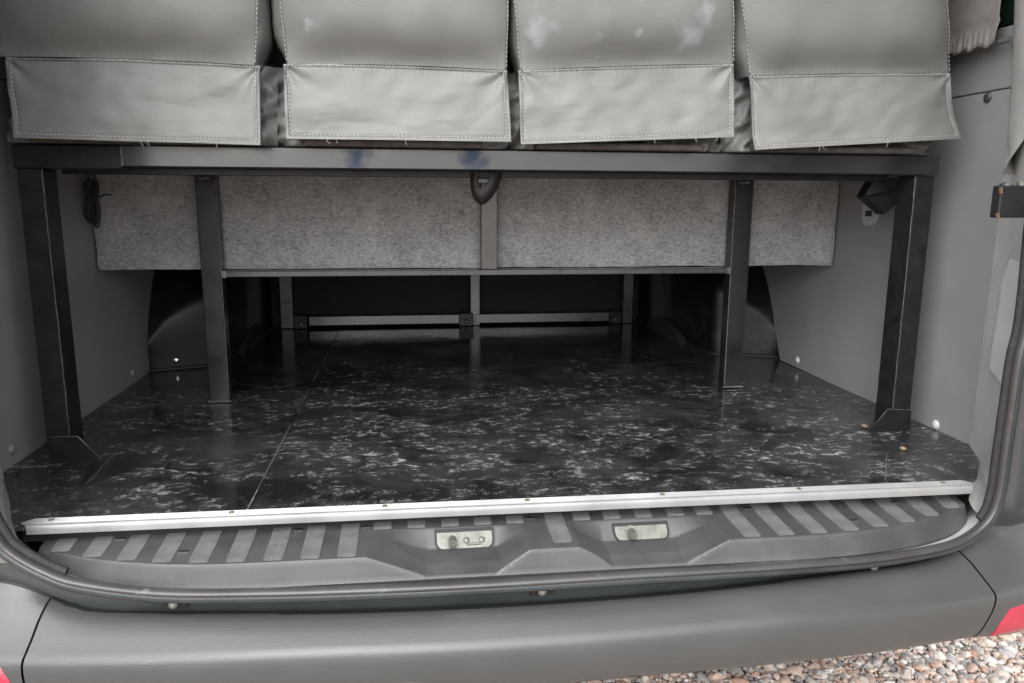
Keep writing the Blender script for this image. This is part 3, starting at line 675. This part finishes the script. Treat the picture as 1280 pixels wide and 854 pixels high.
# resample the plan so the splits fall exactly on rows
def resample():
    global PLAN
    out = []
    for a, b_ in zip(PLAN, PLAN[1:]):
        out.append(a)
        for sx in (SPL - .0018, SPL + .0018, SPR - .0018, SPR + .0018):
            if a[0] < sx < b_[0]: out.append(a + (b_ - a) * (sx - a[0]) / (b_[0] - a[0]))
    out.append(PLAN[-1]); PLAN = out
resample()
iL = [i for i, p in enumerate(PLAN) if p[0] <= SPL - .0017]; iM = [i for i, p in enumerate(PLAN) if SPL + .0017 <= p[0] <= SPR - .0017]; iR = [i for i, p in enumerate(PLAN) if p[0] >= SPR - .0 + .0017]
def slant(rows, x0):     # the joints lean: further out at the crease than at the back
    for rw in rows:
        for k, p in enumerate(rw):
            w = math.exp(-((rw[3][0] - x0) / .10) ** 2)
            a, z = bprof(p[0])[k]
            p[0] += math.copysign(1, x0) * w * (.022 if x0 > 0 else .002) * (sm(.0, .07, a) - .6 * sm(-.145, -.22, z))
    return rows
bump = MB().grid(slant(slant(bumper_piece('m', iM, 0, 0), SPR), SPL)).build('bumper', 'bumper_plastic', van, 60)
# corner caps rise into the body
def cap(sel, x0):
    rows = []
    for i in sel:
        pf = bprof(PLAN[i][0]); rows.append([bpt(i, a, z) for a, z in pf])
    return slant(rows, x0)
capL = MB().grid(cap(iL, SPL)).build('bumper_corner', 'bumper_plastic', van, 60)
capR = MB().grid(cap(iR, SPR)).build('bumper_corner', 'bumper_plastic', van, 60)
# dark backing in the joints and behind the gap under the seal
MB().grid([[bpt(i, a - .006, z) for a, z in bprof(PLAN[i][0])] for i in range(len(PLAN))]).build('bumper_beam', 'slot_dark', van, 60)
MB().grid([[(x, bow(x) + .006, -.085), (x, bow(x) + .002, -.14)] for x in np.linspace(-.8, .8, 40)]).build('tail_panel', 'seal_dark', van, 60)
bolt = MB().cyl((0, 0, 0), (0, -1, .3), .0065, .003, 14, dome=.002).cyl((0, -.0045, .001), (0, -1, .3), .0028, .0015, 6).mesh('bumper_bolt', 'zinc', (0, 0, 0), 40)
for px in ((218, 754), (677, 738), (1090, 708)):
    q_ = onB(px, -.006); w = MB().box(q_[0] - .017, q_[0] + .017, q_[1] - .002, q_[1] + .004, q_[2] - .007, q_[2] + .009, .001).build('bolt_notch', 'slot_dark', bump); inst('bumper_bolt', bolt, w, (q_[0], q_[1] - .004, q_[2] + .001))
# red reflectors on the corners
def reflector(pxs, dx):
    pass
def lens(idx, z_of, name='reflector'):
    rows = []
    for i in idx:
        z0, z1 = z_of(PLAN[i][0]); pf = bprof(PLAN[i][0]); row = []
        for k in range(7):
            z = lerp(z1, z0, k / 6)
            a = pw(-z, [(-zz, aa) for aa, zz in pf[8:17]]); row.append(bpt(i, a + (.003 if 0 < k < 6 else .0008), z))
        rows.append(row)
    return rows
iRR = [i for i, p in enumerate(PLAN) if p[0] > .748 and p[1] < .2]
MB().sheet(lens(iRR, lambda x: (-.240, lerp(-.228, -.170, min(1, (x - .748) / .018)))), (-.002, .003, 0)).build('reflector', 'red_lens', capR, 60)
iLL = [i for i, p in enumerate(PLAN) if p[0] < -.730 and p[1] < .2]
MB().sheet(lens(iLL, lambda x: (-.236, lerp(-.185, -.155, min(1, (-x - .730) / .016)))), (.002, .003, 0)).build('reflector', 'red_lens', capL, 60)

# --- hidden shell: roof, walls, bulkhead, underbody, wheels
MB().box(-.95, .95, .02, 2.62, 1.74, 1.78, .01).build('roof', 'lining', van)
MB().box(-.96, -.945, .16, 2.62, -.02, 1.74, .003).build('side_wall', 'lining_dark', van)
MB().box(.955, .97, .16, 2.62, -.02, 1.74, .003).build('side_wall', 'lining_dark', van)
MB().box(-.945, .955, 2.42, 2.45, -.03, 1.74, .003).build('bulkhead', 'void', van)
MB().box(-.945, .955, 1.80, 1.815, -.003, .56, .003).build('footwell_panel', 'void', van)
MB().box(-.70, .70, .02, 2.6, -.24, -.035, .02).build('underbody', 'underbody', van)
for x in (-.80, .80):
    w = MB().cyl((x - .1, 1.45, -FZ + .34), (1, 0, 0), .34, .2, 40).build('wheel', 'tyre', van, 40)
    MB().cyl((x - .101 if x < 0 else x + .09, 1.45, -FZ + .34), (1, 0, 0), .2, .012, 32).build('rim', 'rim', w, 40)

# --- right rear door, swung open at a right angle: unseen, added to darken reflections
door = MB().box(.865, .905, -.86, -.075, -.10, 1.66, .012, 3).build('unseen_rear_door', 'unseen_door_teal_paint', van, 40)
MB().box(.853, .866, -.80, -.14, .10, .70, .006, 2).build('door_trim', 'door_trim', door)  # trim of the unseen door, added with it
MB().box(.858, .867, -.79, -.15, .80, 1.52, .004).build('unseen_door_window', 'glass_dark', door)
a = onB((1243, 232), -.035); b_ = onB((1243, 272), -.035)
hz0, hz1 = b_[2], a[2]
hg = MB().box(a[0], .87, a[1] - .015, a[1] + .004, hz0, hz1, .002).build('hinge_arm', 'worn_black_paint', door)
MB().cyl((a[0] + .018, a[1] - .002, hz1 - .001), (0, 0, 1), .009, .004, 14).cyl((a[0] + .018, a[1] - .002, hz1 + .002), (0, 0, 1), .005, .003, 6).build('hinge_bolt', 'bolt_and_edge_glint', hg)
for zz0, zz1 in ((hz0 - .001, hz0 + .007), (hz1 - .012, hz1 - .003)): MB().box(a[0] - .001, a[0] + .0025, a[1] - .0158, a[1] - .010, zz0, zz1, .0008).build('rust_chip', 'rust', hg)
MB().cyl((a[0] + .042, a[1] - .002, hz1 - .001), (0, 0, 1), .006, .006, 12, dome=.003).build('hinge_bolt', 'zinc', hg)

# --- wall bracket of pale plastic behind the strap
p0 = onX((1083, 222), XR); p1 = onX((1101, 283), XR)
cy = (p0[1] + p1[1]) / 2; hw = abs(p0[1] - p1[1]) / 2 * .75; P = []
zt, zb = .53, p1[2]
for k in range(9): an = math.pi * k / 8; P.append((XR - .001, cy + hw * math.cos(an), zb + hw * .8 - hw * .8 * math.sin(an)))
P += [(XR - .001, cy - hw, zt), (XR - .001, cy + hw, zt)]
br = MB().poly(P, (-.008, 0, 0)).build('wall_bracket', 'lilac_plastic', van, 30)
br.data.materials[0] = MATS['lilac_plastic']
MB().box(XR - .011, XR - .0085, cy - hw * .45, cy + hw * .45, zb + .022, zb + .036, .001).build('bracket_slot', 'door_trim', br)

# ================================================================== SEAT FRAME
fr = empty('seat_frame', (0, .285, 0), 'black painted steel bench frame bolted to the marbled van floor', 'seat frame')
yb = .285; zb0, zb1 = .531, .568
xj = onY((152, 200), yb)[0]; xend = onY((1176, 200), yb)[0]
MB().box(xj, xend, yb, yb + .05, zb0, zb1, .002).build('beam', 'beam', fr)
be = MB().box(-.856, xj - .001, yb + .003, yb + .05, zb0 - .004, zb1 - .001, .002).build('beam_end', 'worn_black_paint', fr)
mb = MB()
for k in range(11): mb.cyl((xj + .0015 * nz(k, 1, 1, .9), yb + .001, lerp(zb0 + .003, zb1 - .003, k / 10)), (0, -1, 0), .0022, .0006, 8, dome=.0012)
mb.build('weld_bead', 'weld', be, 60)
MB().box(-.80, .79, yb + .055, yb + .085, zb0 - .012, zb0 + .0, .001).build('under_flange', 'worn_black_paint', fr)
# four floor legs
def leg(x0, x1, y0, y1, z1, m='black_paint'): return MB().box(x0, x1, y0, y1, 0.001, z1, .0022).build('leg', m, fr)
lg = leg(-.852, -.811, yb + .004, yb + .062, zb0 - .004, 'worn_black_paint')
MB().poly([onY(p, yb) for p in ((61, 579), (61, 547), (97, 546), (130, 578))], (0, .004, 0)).build('foot_plate', 'worn_black_paint', lg, None)
MB().tube([onY(p, yb + .001) for p in ((61, 546.5), (97, 545.5), (129, 577))], .0009, 6).build('plate_edge_glint', 'bolt_and_edge_glint', lg, 60)
MB().tube(jittered((-.8115, yb + .0045, .05), (-.8112, yb + .0045, zb0 - .005), 0), .0011, 6).build('corner_glint', 'bolt_and_edge_glint', lg, 60)  # edge highlight drawn as a pale rod
rg = leg(.816, .858, yb + .004, yb + .064, zb0 - .002, 'worn_black_paint')
MB().poly([onY(p, yb) for p in ((1137, 541), (1139, 513), (1110, 512), (1085, 541))], (0, .004, 0)).build('foot_plate', 'worn_black_paint', rg, None)
MB().tube([onY(p, yb + .001) for p in ((1139, 512.5), (1110, 511.5), (1086, 540))], .0009, 6).build('plate_edge_glint', 'bolt_and_edge_glint', rg, 60)
MB().tube(jittered((.8165, yb + .0045, .05), (.8162, yb + .0045, zb0 - .004), 0), .0011, 6).build('corner_glint', 'bolt_and_edge_glint', rg, 60)
yi = .68
for x0, x1 in ((-.662, -.617), (.610, .658)):
    l_ = MB().box(x0, x1, yi, yi + .04, 0.001, .545, .0025).build('post', 'black_paint', fr)
    mb = MB()
    for k in range(9): mb.cyl((lerp(x0 - .001, x1 + .001, k / 8), yi - .001, .0035), (0, -.6, 1), .0028, .001, 8, dome=.0015)
    mb.build('weld_bead', 'weld', l_, 60)
    mb = MB()
    for k in range(4): mb.cyl((lerp(x0 + .012, x1 - .015, k / 3), yi - .0005, .521 + .002 * nz(k, 2, 3, .8)), (0, -1, 0), .004, .001, 8, dome=.002)
    mb.build('top_weld', 'weld', l_, 60)
    ex = x1 if x0 < 0 else x0
    if x0 < 0: MB().tube([(ex - .0005, yi + .0005, .01), (ex - .0005, yi + .0005, .515)], .0011, 6).build('corner_glint', 'bolt_and_edge_glint', l_, 60)  # highlight on the post edge, also a pale rod
    else: MB().tube([(x0 + .0005, yi + .0005, .01), (x0 + .0005, yi + .0005, .515)], .0013, 6).build('corner_glint', 'bolt_and_edge_glint', l_, 60)
rz0, rz1 = .297, .3105
ra = MB().box(-.617, .610, yi + .004, yi + .034, rz0, rz1, .0015).build('cross_rail', 'lit_black_paint', fr)
for x in (-.613, .607): MB().box(x - .006, x + .006, yi + .002, yi + .036, rz0 - .002, rz1 + .002, .001).build('rail_weld', 'weld', ra)
MB().box(-.018, .0225, yi + .006, yi + .036, rz1, .535, .002).build('mid_upright', 'lit_black_paint', fr)
# bench platform and cross members above
MB().box(-.84, .85, yb + .052, 1.78, zb0 + .004, zb1 - .006, .003).build('platform', 'void', fr)
# rear feet and bottom rail
ybk = 1.72
for px0, px1 in ((350, 366), (588, 600), (779, 791)):
    a = onY((px0, 380), ybk)[0]; b_ = onY((px1, 380), ybk)[0]; MB().box(a, b_, ybk, ybk + .03, .001, .535, .002).build('rear_post', 'lit_black_paint', fr)
zr0, zr1 = .010, .044
for (p0, p1) in ((386, 575), (594, 762)):
    MB().box(onY((p0, 400), ybk)[0], onY((p1, 400), ybk)[0], ybk - .002, ybk + .026, zr0, zr1, .0015).build('bottom_rail', 'lit_black_paint', fr)
for p0, p1 in ((367, 384), (574, 592), (761, 777)):
    a = onY((p0, 400), ybk - .01)[0]; b_ = onY((p1, 400), ybk - .01)[0]
    k_ = MB().box(a, b_, ybk - .012, ybk + .028, .001, .050, .002).build('rail_bracket', 'worn_black_paint', fr)
    MB().cyl(((a + b_) / 2, ybk - .011, .018), (0, -1, .3), .008, .006, 10, dome=.003).build('bracket_bolt', 'bolt_and_edge_glint', k_, 40)

# ================================================================== FELT BOARD
def felt_board():
    y = .728; xs = np.linspace(-.902, .912, 160); rows = []
    for k in range(13):
        t = k / 12; row = []
        for x in xs:
            zb_ = .3115 + .0022 * nz(x, 0, 4, 7) + .0012 * nz(x, 2, 1, 23); zt_ = .533
            e = .004 * (1 - sm(0, .06, t)) + .004 * (1 - sm(0, .01, min(x + .902, .912 - x)))
            row.append((x + .003 * nz(t * 3, x, 2, 2) * (1 if abs(x) > .85 else 0), y + e + .0025 * nz(x, t, 0, 5), lerp(zb_, zt_, t)))
        rows.append(row)
    return MB().sheet(rows, (0, .014, 0)).build('felt_board', 'felt', None, 60)
tag(felt_board(), 'long mottled grey felt board hanging behind the steel posts under the bench', 'board')

# ================================================================== SEATS
def seat(idx, label, leather, flap, topsag, seamL, seamR, gl, gr_, rightcurve=0):
    """flap: pixels TL TR BR BL; seamL/R: pixel x of side seams (at y=0, at flap top); gl/gr: pixel x of the outer gusset edges"""
    YT, YB_ = .252, .236
    TL, TR, BR, BL = [np.array(onY(p, y)) for p, y in zip(flap, (YT, YT, YB_, YB_))]
    base = ((TL[0] + TR[0]) / 2, .45, zb1)
    s = empty('passenger_seat', base, label, 'seat', 'bench seats seen from behind')
    W_ = TR[0] - TL[0]; H_ = TL[2] - BL[2]; sd_ = idx * 7.3
    def fp(u, v, hem=True):                     # v: 0 top, 1 bottom
        top = TL + (TR - TL) * u; bot = BL + (BR - BL) * u
        top = top + np.array([0, 0, topsag * 4 * u * (1 - u)])
        p = top + (bot - top) * v
        if rightcurve: p[0] += rightcurve * u ** 6 * (math.sin(math.pi * (v ** .8)) * -.5)
        if leather is not None:
            y = .0055 * nz(u * 2.1, v * 1.3, sd_, 1.6) + .0022 * nz(u * 5, v * 2.2 + u * 1.3, sd_ + 3, 2.0)
            # pull lines from the sewn top corners and sag below the top seam
            for cu in (0, 1):
                du = abs(u - cu); ang = math.atan2(v * H_, du * W_ + 1e-4); rd = math.hypot(du * W_, v * H_)
                y += .0042 * math.exp(-rd / .055) * math.cos(ang * 7 + sd_) * sm(0, .012, rd)
            y -= .006 * math.sin(math.pi * min(1, v * 1.15)) * (.5 + .5 * nz(u, 9, sd_, 2.5))
            y += .0009 * nz(u * 9 + v * 3, v * 26, sd_ + 5, 1) * (.4 + .6 * abs(nz(u * 3, v * 2, sd_ + 8, 1)))
            y += .0009 * max(0, 1 - 3.2 * abs(nz(u * 2.6 + v * .8, v * 1.7 - u * .9, sd_ + 31, 1.5))) ** 2 * sm(.05, .25, v)
            y += .0006 * math.sin(u * W_ / .0105 * 6.283 + 2 * nz(u * 14, 0, sd_, 1)) * math.exp(-v * H_ / .009)
            p[1] += y - .010 * v * v
        p[1] += .003 * (1 - sm(0, .05, v))            # tucks in under the panel above
        if hem:
            e = min(u * W_, (1 - u) * W_, (1 - v) * H_)
            p[1] += -.0022 * (1 - sm(.0045, .0065, e)) + .0013 * math.exp(-((e - .0069) / .0013) ** 2)
        return p
    def dens(n, L):
        a = [0, .0015 / L, .003 / L, .0045 / L, .0056 / L, .0069 / L, .0082 / L, .010 / L]
        return a + [lerp(.014 / L, 1 - .014 / L, k / n) for k in range(n + 1)] + [1 - t for t in a[::-1]]
    us = dens(150, W_); vs = [0, .01, .03, .05] + [lerp(.07, 1 - .014 / H_, k / 30) for k in range(31)] + [1 - t / H_ for t in (.010, .0082, .0069, .0056, .0045, .003, .0015, 0)]
    fl_ = MB().sheet([[fp(u, v) for u in us] for v in vs], (0, .0038, 0)).build('back_flap', leather, s, 60)
    # ---- upper back panel and gussets
    zs = [0, .004, .009, .016, .025, .036, .05, .066, .085, .105, .13, .16, .2, .26, .34, .42, .48, .52, .545, .56]
    def Yz(h): return YT - .004 - .021 * sm(0, .085, h) - .05 * sm(.08, .5, h) + .05 * sm(.50, .56, h)
    def seamX(side, h):
        a = onY((seamL[1] if side < 0 else seamR[1], 82), YT)[0]; b_ = onY((seamL[0] if side < 0 else seamR[0], 0), .215)[0]
        return lerp(a, b_, min(1.25, h / .115)) if h < .144 else lerp(a, b_, 1.25)
    gxl = onY((gl, 40), .235)[0]; gxr = onY((gr_, 40), .235)[0]
    ut = [k / 150 for k in range(151)]; rows = []
    GXL, GXR = gxl, gxr
    for h in zs:
        xl_, xr_ = seamX(-1, h), seamX(1, h); row = []
        tk = .25 + .75 * sm(0, .055, h) + .05 * nz(h, 3, sd_, 30); gxl = lerp(xl_, GXL, tk); gxr = lerp(xr_, GXR, tk)
        y0 = Yz(h); z0 = TL[2] + (TR[2] - TL[2]) * .5 + h
        zz = lambda u: lerp(TL[2], TR[2], u) + topsag * 4 * u * (1 - u) * (1 - sm(0, .1, h)) + h
        edge = .016 * sm(0, .06, h)
        # left side, gusset, face, gusset, right side
        row.append((gxl + .006, y0 + .14, zz(0))); row.append((gxl + .004, y0 + .085 , zz(0))); row.append((gxl, y0 + .055, zz(0)))
        row.append((lerp(gxl, xl_, .45), y0 + .018 + edge * .4, zz(0))); row.append((xl_ - .0025, y0 + .008 + edge * .3, zz(0))); row.append((xl_ - .0008, y0 + .0055 + edge * .5, zz(0)))
        for u in ut:
            pil = (1 - abs(2 * u - 1) ** 5)
            w_ = .0022 * nz(u * 2.2, h * 9, sd_ + 20, 1.3) * sm(0, .05, h) * pil + .0005 * math.sin(u * 210 + 3 * nz(u * 12, 1, sd_, 1)) * math.exp(-h / .010) + .0008 * nz(u * 10, h * 60, sd_ + 2, 1) + .0025 * nz(u * 6, h * 16, sd_ + 11, 1.2) * pil
            dent = -.003 * math.exp(-((h - .03) / .03) ** 2) * (.5 + nz(u * 3, 2, sd_, 1.4)) * pil
            row.append((lerp(xl_, xr_, u), y0 + .0035 + edge * (1 - pil) * .5 - .012 * pil * sm(0, .05, h) + w_ + dent, zz(u)))
        row.append((xr_ + .0008, y0 + .0055 + edge * .5, zz(1))); row.append((xr_ + .0025, y0 + .008 + edge * .3, zz(1))); row.append((lerp(gxr, xr_, .45), y0 + .018 + edge * .4, zz(1)))
        row.append((gxr, y0 + .055, zz(1))); row.append((gxr - .004, y0 + .085, zz(1))); row.append((gxr - .006, y0 + .14, zz(1)))
        rows.append(row)
    mb = MB().grid(rows)
    n_ = len(rows[0]); mb.add(rows[-1], [tuple(range(n_))])
    back = mb.build('backrest', leather, s, 60)
    gxl, gxr = GXL, GXR
    # ---- crumpled cover and cushion behind the flap
    x0 = gxl - .002; x1 = gxr + .002; rows = []
    for j in range(26):
        v = j / 25; row = []
        for i in range(90):
            u = i / 89; x = lerp(x0, x1, u); z = lerp(.706, zb1 + .0015, v)
            fold = (1 - abs(nz(u * 6, v * 3.6 + u * 4, sd_ + 40, 1.5)) * 2.4) * .034 + .003 * nz(u * 26, v * 14, sd_, 1)
            e = min(u, 1 - u) * (x1 - x0)
            y = .304 - fold * (.35 + .65 * v) + .02 * (1 - sm(0, .02, e)) - .014 * sm(.55, .9, v)
            row.append((x, max(y, YB_ + .010) if .06 < u < .94 else y, z))
        rows.append(row)
    for dz, dy in ((.0, .03), (.0, .18)):
        rows.append([(p[0], p[1] + dy, zb1 + .001) for p in rows[25]])
    cov = MB().grid(rows).build('cushion_cover', 'leather', s, 180)
    MB().box(x0 + .004, x1 - .004, .335, .80, zb1 + .003, .70, .02, 3).build('cushion', 'underlay', s)
    MB().box(x0 + .05, x1 - .05, .247, .30, zb1 + .0008, zb1 + .012, .002).build('cushion_lining', 'underlay', s)
    # ---- stitching: rows of short raised threads
    mb = MB()
    def stitchrow(fn, L, pitch, ln, r_, slantv=0.):
        n_ = int(L / pitch)
        for k in range(n_):
            a = np.array(fn((k + .5 - ln / 2) / n_)); b_ = np.array(fn((k + .5 + ln / 2) / n_)); a[1] -= r_ * .6; b_[1] -= r_ * .6
            a[2] += slantv; b_[2] -= slantv
            mb.tube([a, (a + b_) / 2 + np.array([0, -r_ * .7, 0]), b_], r_, 5)
    ih = .0070
    for off in (0,):
        stitchrow(lambda t: fp(lerp(ih / W_, 1 - ih / W_, t), 1 - ih / H_), W_, .0070, .66, .00105, .0008)
        stitchrow(lambda t: fp(ih / W_, lerp(.03, 1 - ih / H_, t)), H_, .0070, .62, .00095)
        stitchrow(lambda t: fp(1 - ih / W_, lerp(.03, 1 - ih / H_, t)), H_, .0070, .62, .00095)
        stitchrow(lambda t: fp(lerp(.004, .996, t), .022) + np.array([0, -.003, 0]), W_, .0060, .74, .0010, .0010)
    for side in (-1, 1):
        stitchrow(lambda t: (seamX(side, lerp(.004, .30, t)) + side * .0012, Yz(lerp(.004, .30, t)) + .003 + .016 * .5 * sm(0, .06, t * .3), lerp(TL[2] if side < 0 else TR[2], 0, 0) + lerp(.004, .30, t)), .30, .0072, .6, .0008)
    th = mb.build('stitching', 'stitch', s, None); th['kind'] = 'stuff'
    # hem edge and loose thread ends
    mb = MB(); rs = random.Random(idx)
    for k in range(3):
        u = rs.uniform(.1, .95); p = np.array(fp(u, 1)); mb.tube([p, p + np.array([rs.uniform(-.002, .002), -.002, -.003]), p + np.array([rs.uniform(-.005, .005), -.003, -.006 - rs.uniform(0, .003)])], .0003, 5)
    p = np.array(fp(.985, .02)); 
    mb.tube([p + np.array([0, -.004, 0]), p + np.array([-.002, -.006, -.012]), p + np.array([-.006, -.005, -.026])], .0004, 5)
    lt = mb.build('loose_threads', 'stitch', s, 60); lt['kind'] = 'stuff'
    return s
seat(0, 'grey leatherette seat back beside the wall with the grey trim clips', 'leather', ((7, 71), (325, 82), (327, 182), (21, 173)), .003, (-14, 2), (319, 318), -22, 333)
seat(1, 'grey leatherette seat back with frayed threads above the blue marks on the beam', 'leather_lightly_scuffed', ((354, 80), (634, 88), (638, 178), (359, 174)), .003, (348, 360), (636, 632), 335, 638.6)
seat(2, 'grey leatherette seat back with chalky white rubbed patches', 'leather_scuffed', ((648, 88), (917, 80), (915, 172), (650, 181)), .002, (646, 652), (921, 916), 639.8, 922)
seat(3, 'grey leatherette seat back beside the brown curtain, flap lifted at its edge', 'leather', ((936, 95), (1186, 92), (1198, 174), (940, 188)), .002, (936, 939), (1194, 1187), 923.5, 1197, .012)

# ================================================================== CURTAIN and window
cu = empty('curtain', (.90, .26, .76), 'brown grey gathered curtain hanging beside the wall at the end seat', 'curtain')
rows = []
for j in range(70):
    t = j / 69; row = []; z = lerp(1.45, .765, t)
    for i in range(70):
        u = i / 69; y = lerp(.47, .205, u); pl = .004 * nz(u * 2.2, t * 2 + u, 1, 1.6)
        gather = .0045 * sm(.95, .985, t) * (math.sin(u * 118 + 3 * nz(u, 1, 1, 6)) + .6 * math.sin(u * 67 + 1))
        row.append((.890 + pl * .6 + .004 * math.exp(-((t - .945) / .006) ** 2) + gather * .5, y, z + .003 * math.sin(u * 40) * sm(.8, 1, t)))
    rows.append(row)
MB().sheet(rows, (.0015, 0, 0)).build('cloth', 'curtain_cloth', cu, 180)
rl_ = MB().tube([(.905, .49, .770), (.905, .185, .770)], .0055, 10).build('curtain_rail', 'rail_grey', cu, 60)
MB().box(.905, .916, .165, .186, .758, .79, .002).build('rail_bracket', 'rail_grey', rl_)
MB().cyl((.9055, .176, .764), (-1, 0, 0), .0045, .002, 12).build('bracket_screw', 'zinc', rl_)
wn = MB().box(XR + .004, XR + .03, .19, 1.2, .805, 1.45, .004).build('side_window', 'glass_dark', van)
MB().box(XR + .0, XR + .03, .135, .188, .802, 1.5, .004).build('window_frame', 'door_trim', wn)

# ================================================================== small things
# cable bundle on the left
cb = MB(); random.seed(11)
c0 = onY((116, 222), .66)
for k in range(9):
    w = random.uniform(.008, .022); hgt = random.uniform(.075, .105); ph = random.uniform(-.012, .012); P = []
    for t in range(25):
        an = 2 * math.pi * t / 24; pin = .25 + .75 * abs(math.sin(an / 1.0)) ** .8
        zz_ = c0[2] - hgt / 2 - .004 + hgt / 2 * math.cos(an); pinch = .35 + .65 * min(1, abs(zz_ - (c0[2] - .045)) / .03)
        P.append((c0[0] + ph * .6 - .004 + w * math.sin(an) * pinch + .006 * (c0[2] - zz_) / .1 * -1, .655 + k * .0022, zz_))
    cb.tube(P, .0023, 6)
cb.tube([(c0[0] - .004, .648, c0[2] - .048), (c0[0] + .012, .648, c0[2] - .042), (c0[0] + .028, .645, c0[2] - .036), (c0[0] + .042, .645, c0[2] - .037)], .002, 6)
cb.tube([(c0[0] + .002, .66, c0[2] - .01), (c0[0] + .004, .66, .535)], .003, 6); cb.tube([(c0[0] - .008, .66, c0[2] - .01), (c0[0] - .010, .66, .535)], .0025, 6)
o = empty('cable_bundle', (c0[0], .66, c0[2] - .11), 'coiled black cable hanging at the corner of the felt board', 'cable')
cb.build('coil', 'cable', o, 180)
MB().tube([(c0[0] - .016, .646, c0[2] - .046), (c0[0] - .004, .643, c0[2] - .044), (c0[0] + .008, .646, c0[2] - .043)], .0035, 8).build('cable_tie', 'black_fabric', o, 180)
# webbing loop below the beam
c1 = onY((588, 220), .33); c2 = onY((628, 222), .33); cb_ = onY((602, 254), .33)
st = empty('belt_loop', (cb_[0], .33, cb_[2]), 'dark brown webbing loop hanging under the middle of the beam', 'strap')
OU = catmull([(588, 217), (589, 236), (593, 249), (602, 256), (611, 251), (621, 238), (629, 217)], 5); IN = catmull([(599, 217), (597, 230), (598, 234), (601, 236), (605, 235), (609, 229), (613, 217)], 5)
rows2 = []
for a, b in zip(OU, IN):
    A_, B2 = onY(a, .338), onY(b, .326); rows2.append([tuple(A_ + (B2 - A_) * t + np.array([0, -.007 * math.sin(math.pi * t), 0])) for t in (0, .2, .4, .6, .8, 1)])
MB().sheet(rows2, (0, .012, 0)).build('webbing', 'strap', st, 60)
MB().box(c1[0] + .013, c2[0] - .016, .330, .338, c1[2] - .014, c1[2] - .004, .002).build('buckle', 'dark_clip', st)
# folded black strap at the right
A = [onY(p, .42) for p in ((1094, 222), (1136, 222), (1133, 245), (1105, 268), (1080, 246))]
sp = empty('folded_strap', tuple(onY((1105, 268), .42)), 'folded black strap hanging from the frame by the pale wall bracket', 'strap')
def pillow(P, dy, name, m, bulge):
    c = sum(P) / len(P); rows = []
    for k in range(6):
        t = k / 5; rows.append([tuple(c + (p - c) * (.02 + .98 * t) + np.array([0, -bulge * (1 - t * t), 0])) for p in P + [P[0]]])
    mb = MB().grid(rows); mb2 = [[tuple(np.array(p) + np.array([0, dy, 0])) for p in rows[-1]], [tuple(np.array(p) + np.array([0, .0, 0])) for p in rows[-1]]]
    mb.grid(mb2); return mb.build(name, m, sp, 40)
pillow([np.array(p) for p in A], .03, 'outer_fold', 'black_fabric', .010)
B_ = [onY(p, .405) for p in ((1083, 246), (1118, 238), (1133, 230), (1131, 247), (1106, 266))]
pillow([np.array(p) for p in B_], .015, 'inner_fold', 'black_fabric', .004)
# crumbs on the floor
def crumb(px, s, m, label):
    q_ = onZ(px, .0); mb = MB(); bm = bmesh.new(); bmesh.ops.create_icosphere(bm, subdivisions=2, radius=s)
    for v in bm.verts: v.co *= 1 + .45 * nz(v.co.x, v.co.y, v.co.z, 90); v.co.z *= .6
    bm.verts.index_update(); mn = min(v.co.z for v in bm.verts)
    mb.add([(v.co.x + q_[0], v.co.y + q_[1], v.co.z - mn) for v in bm.verts], [[v.index for v in f_.verts] for f_ in bm.faces]); bm.free()
    tag(mb.build('crumb', m, None, 60), label, 'crumb')
crumb((1128, 563), .0065, 'crumb', 'tan crumb of dirt lying on the black floor')
crumb((1080, 535), .008, 'crumb_rust', 'rusty crumb lying at the tip of the frame foot plate')
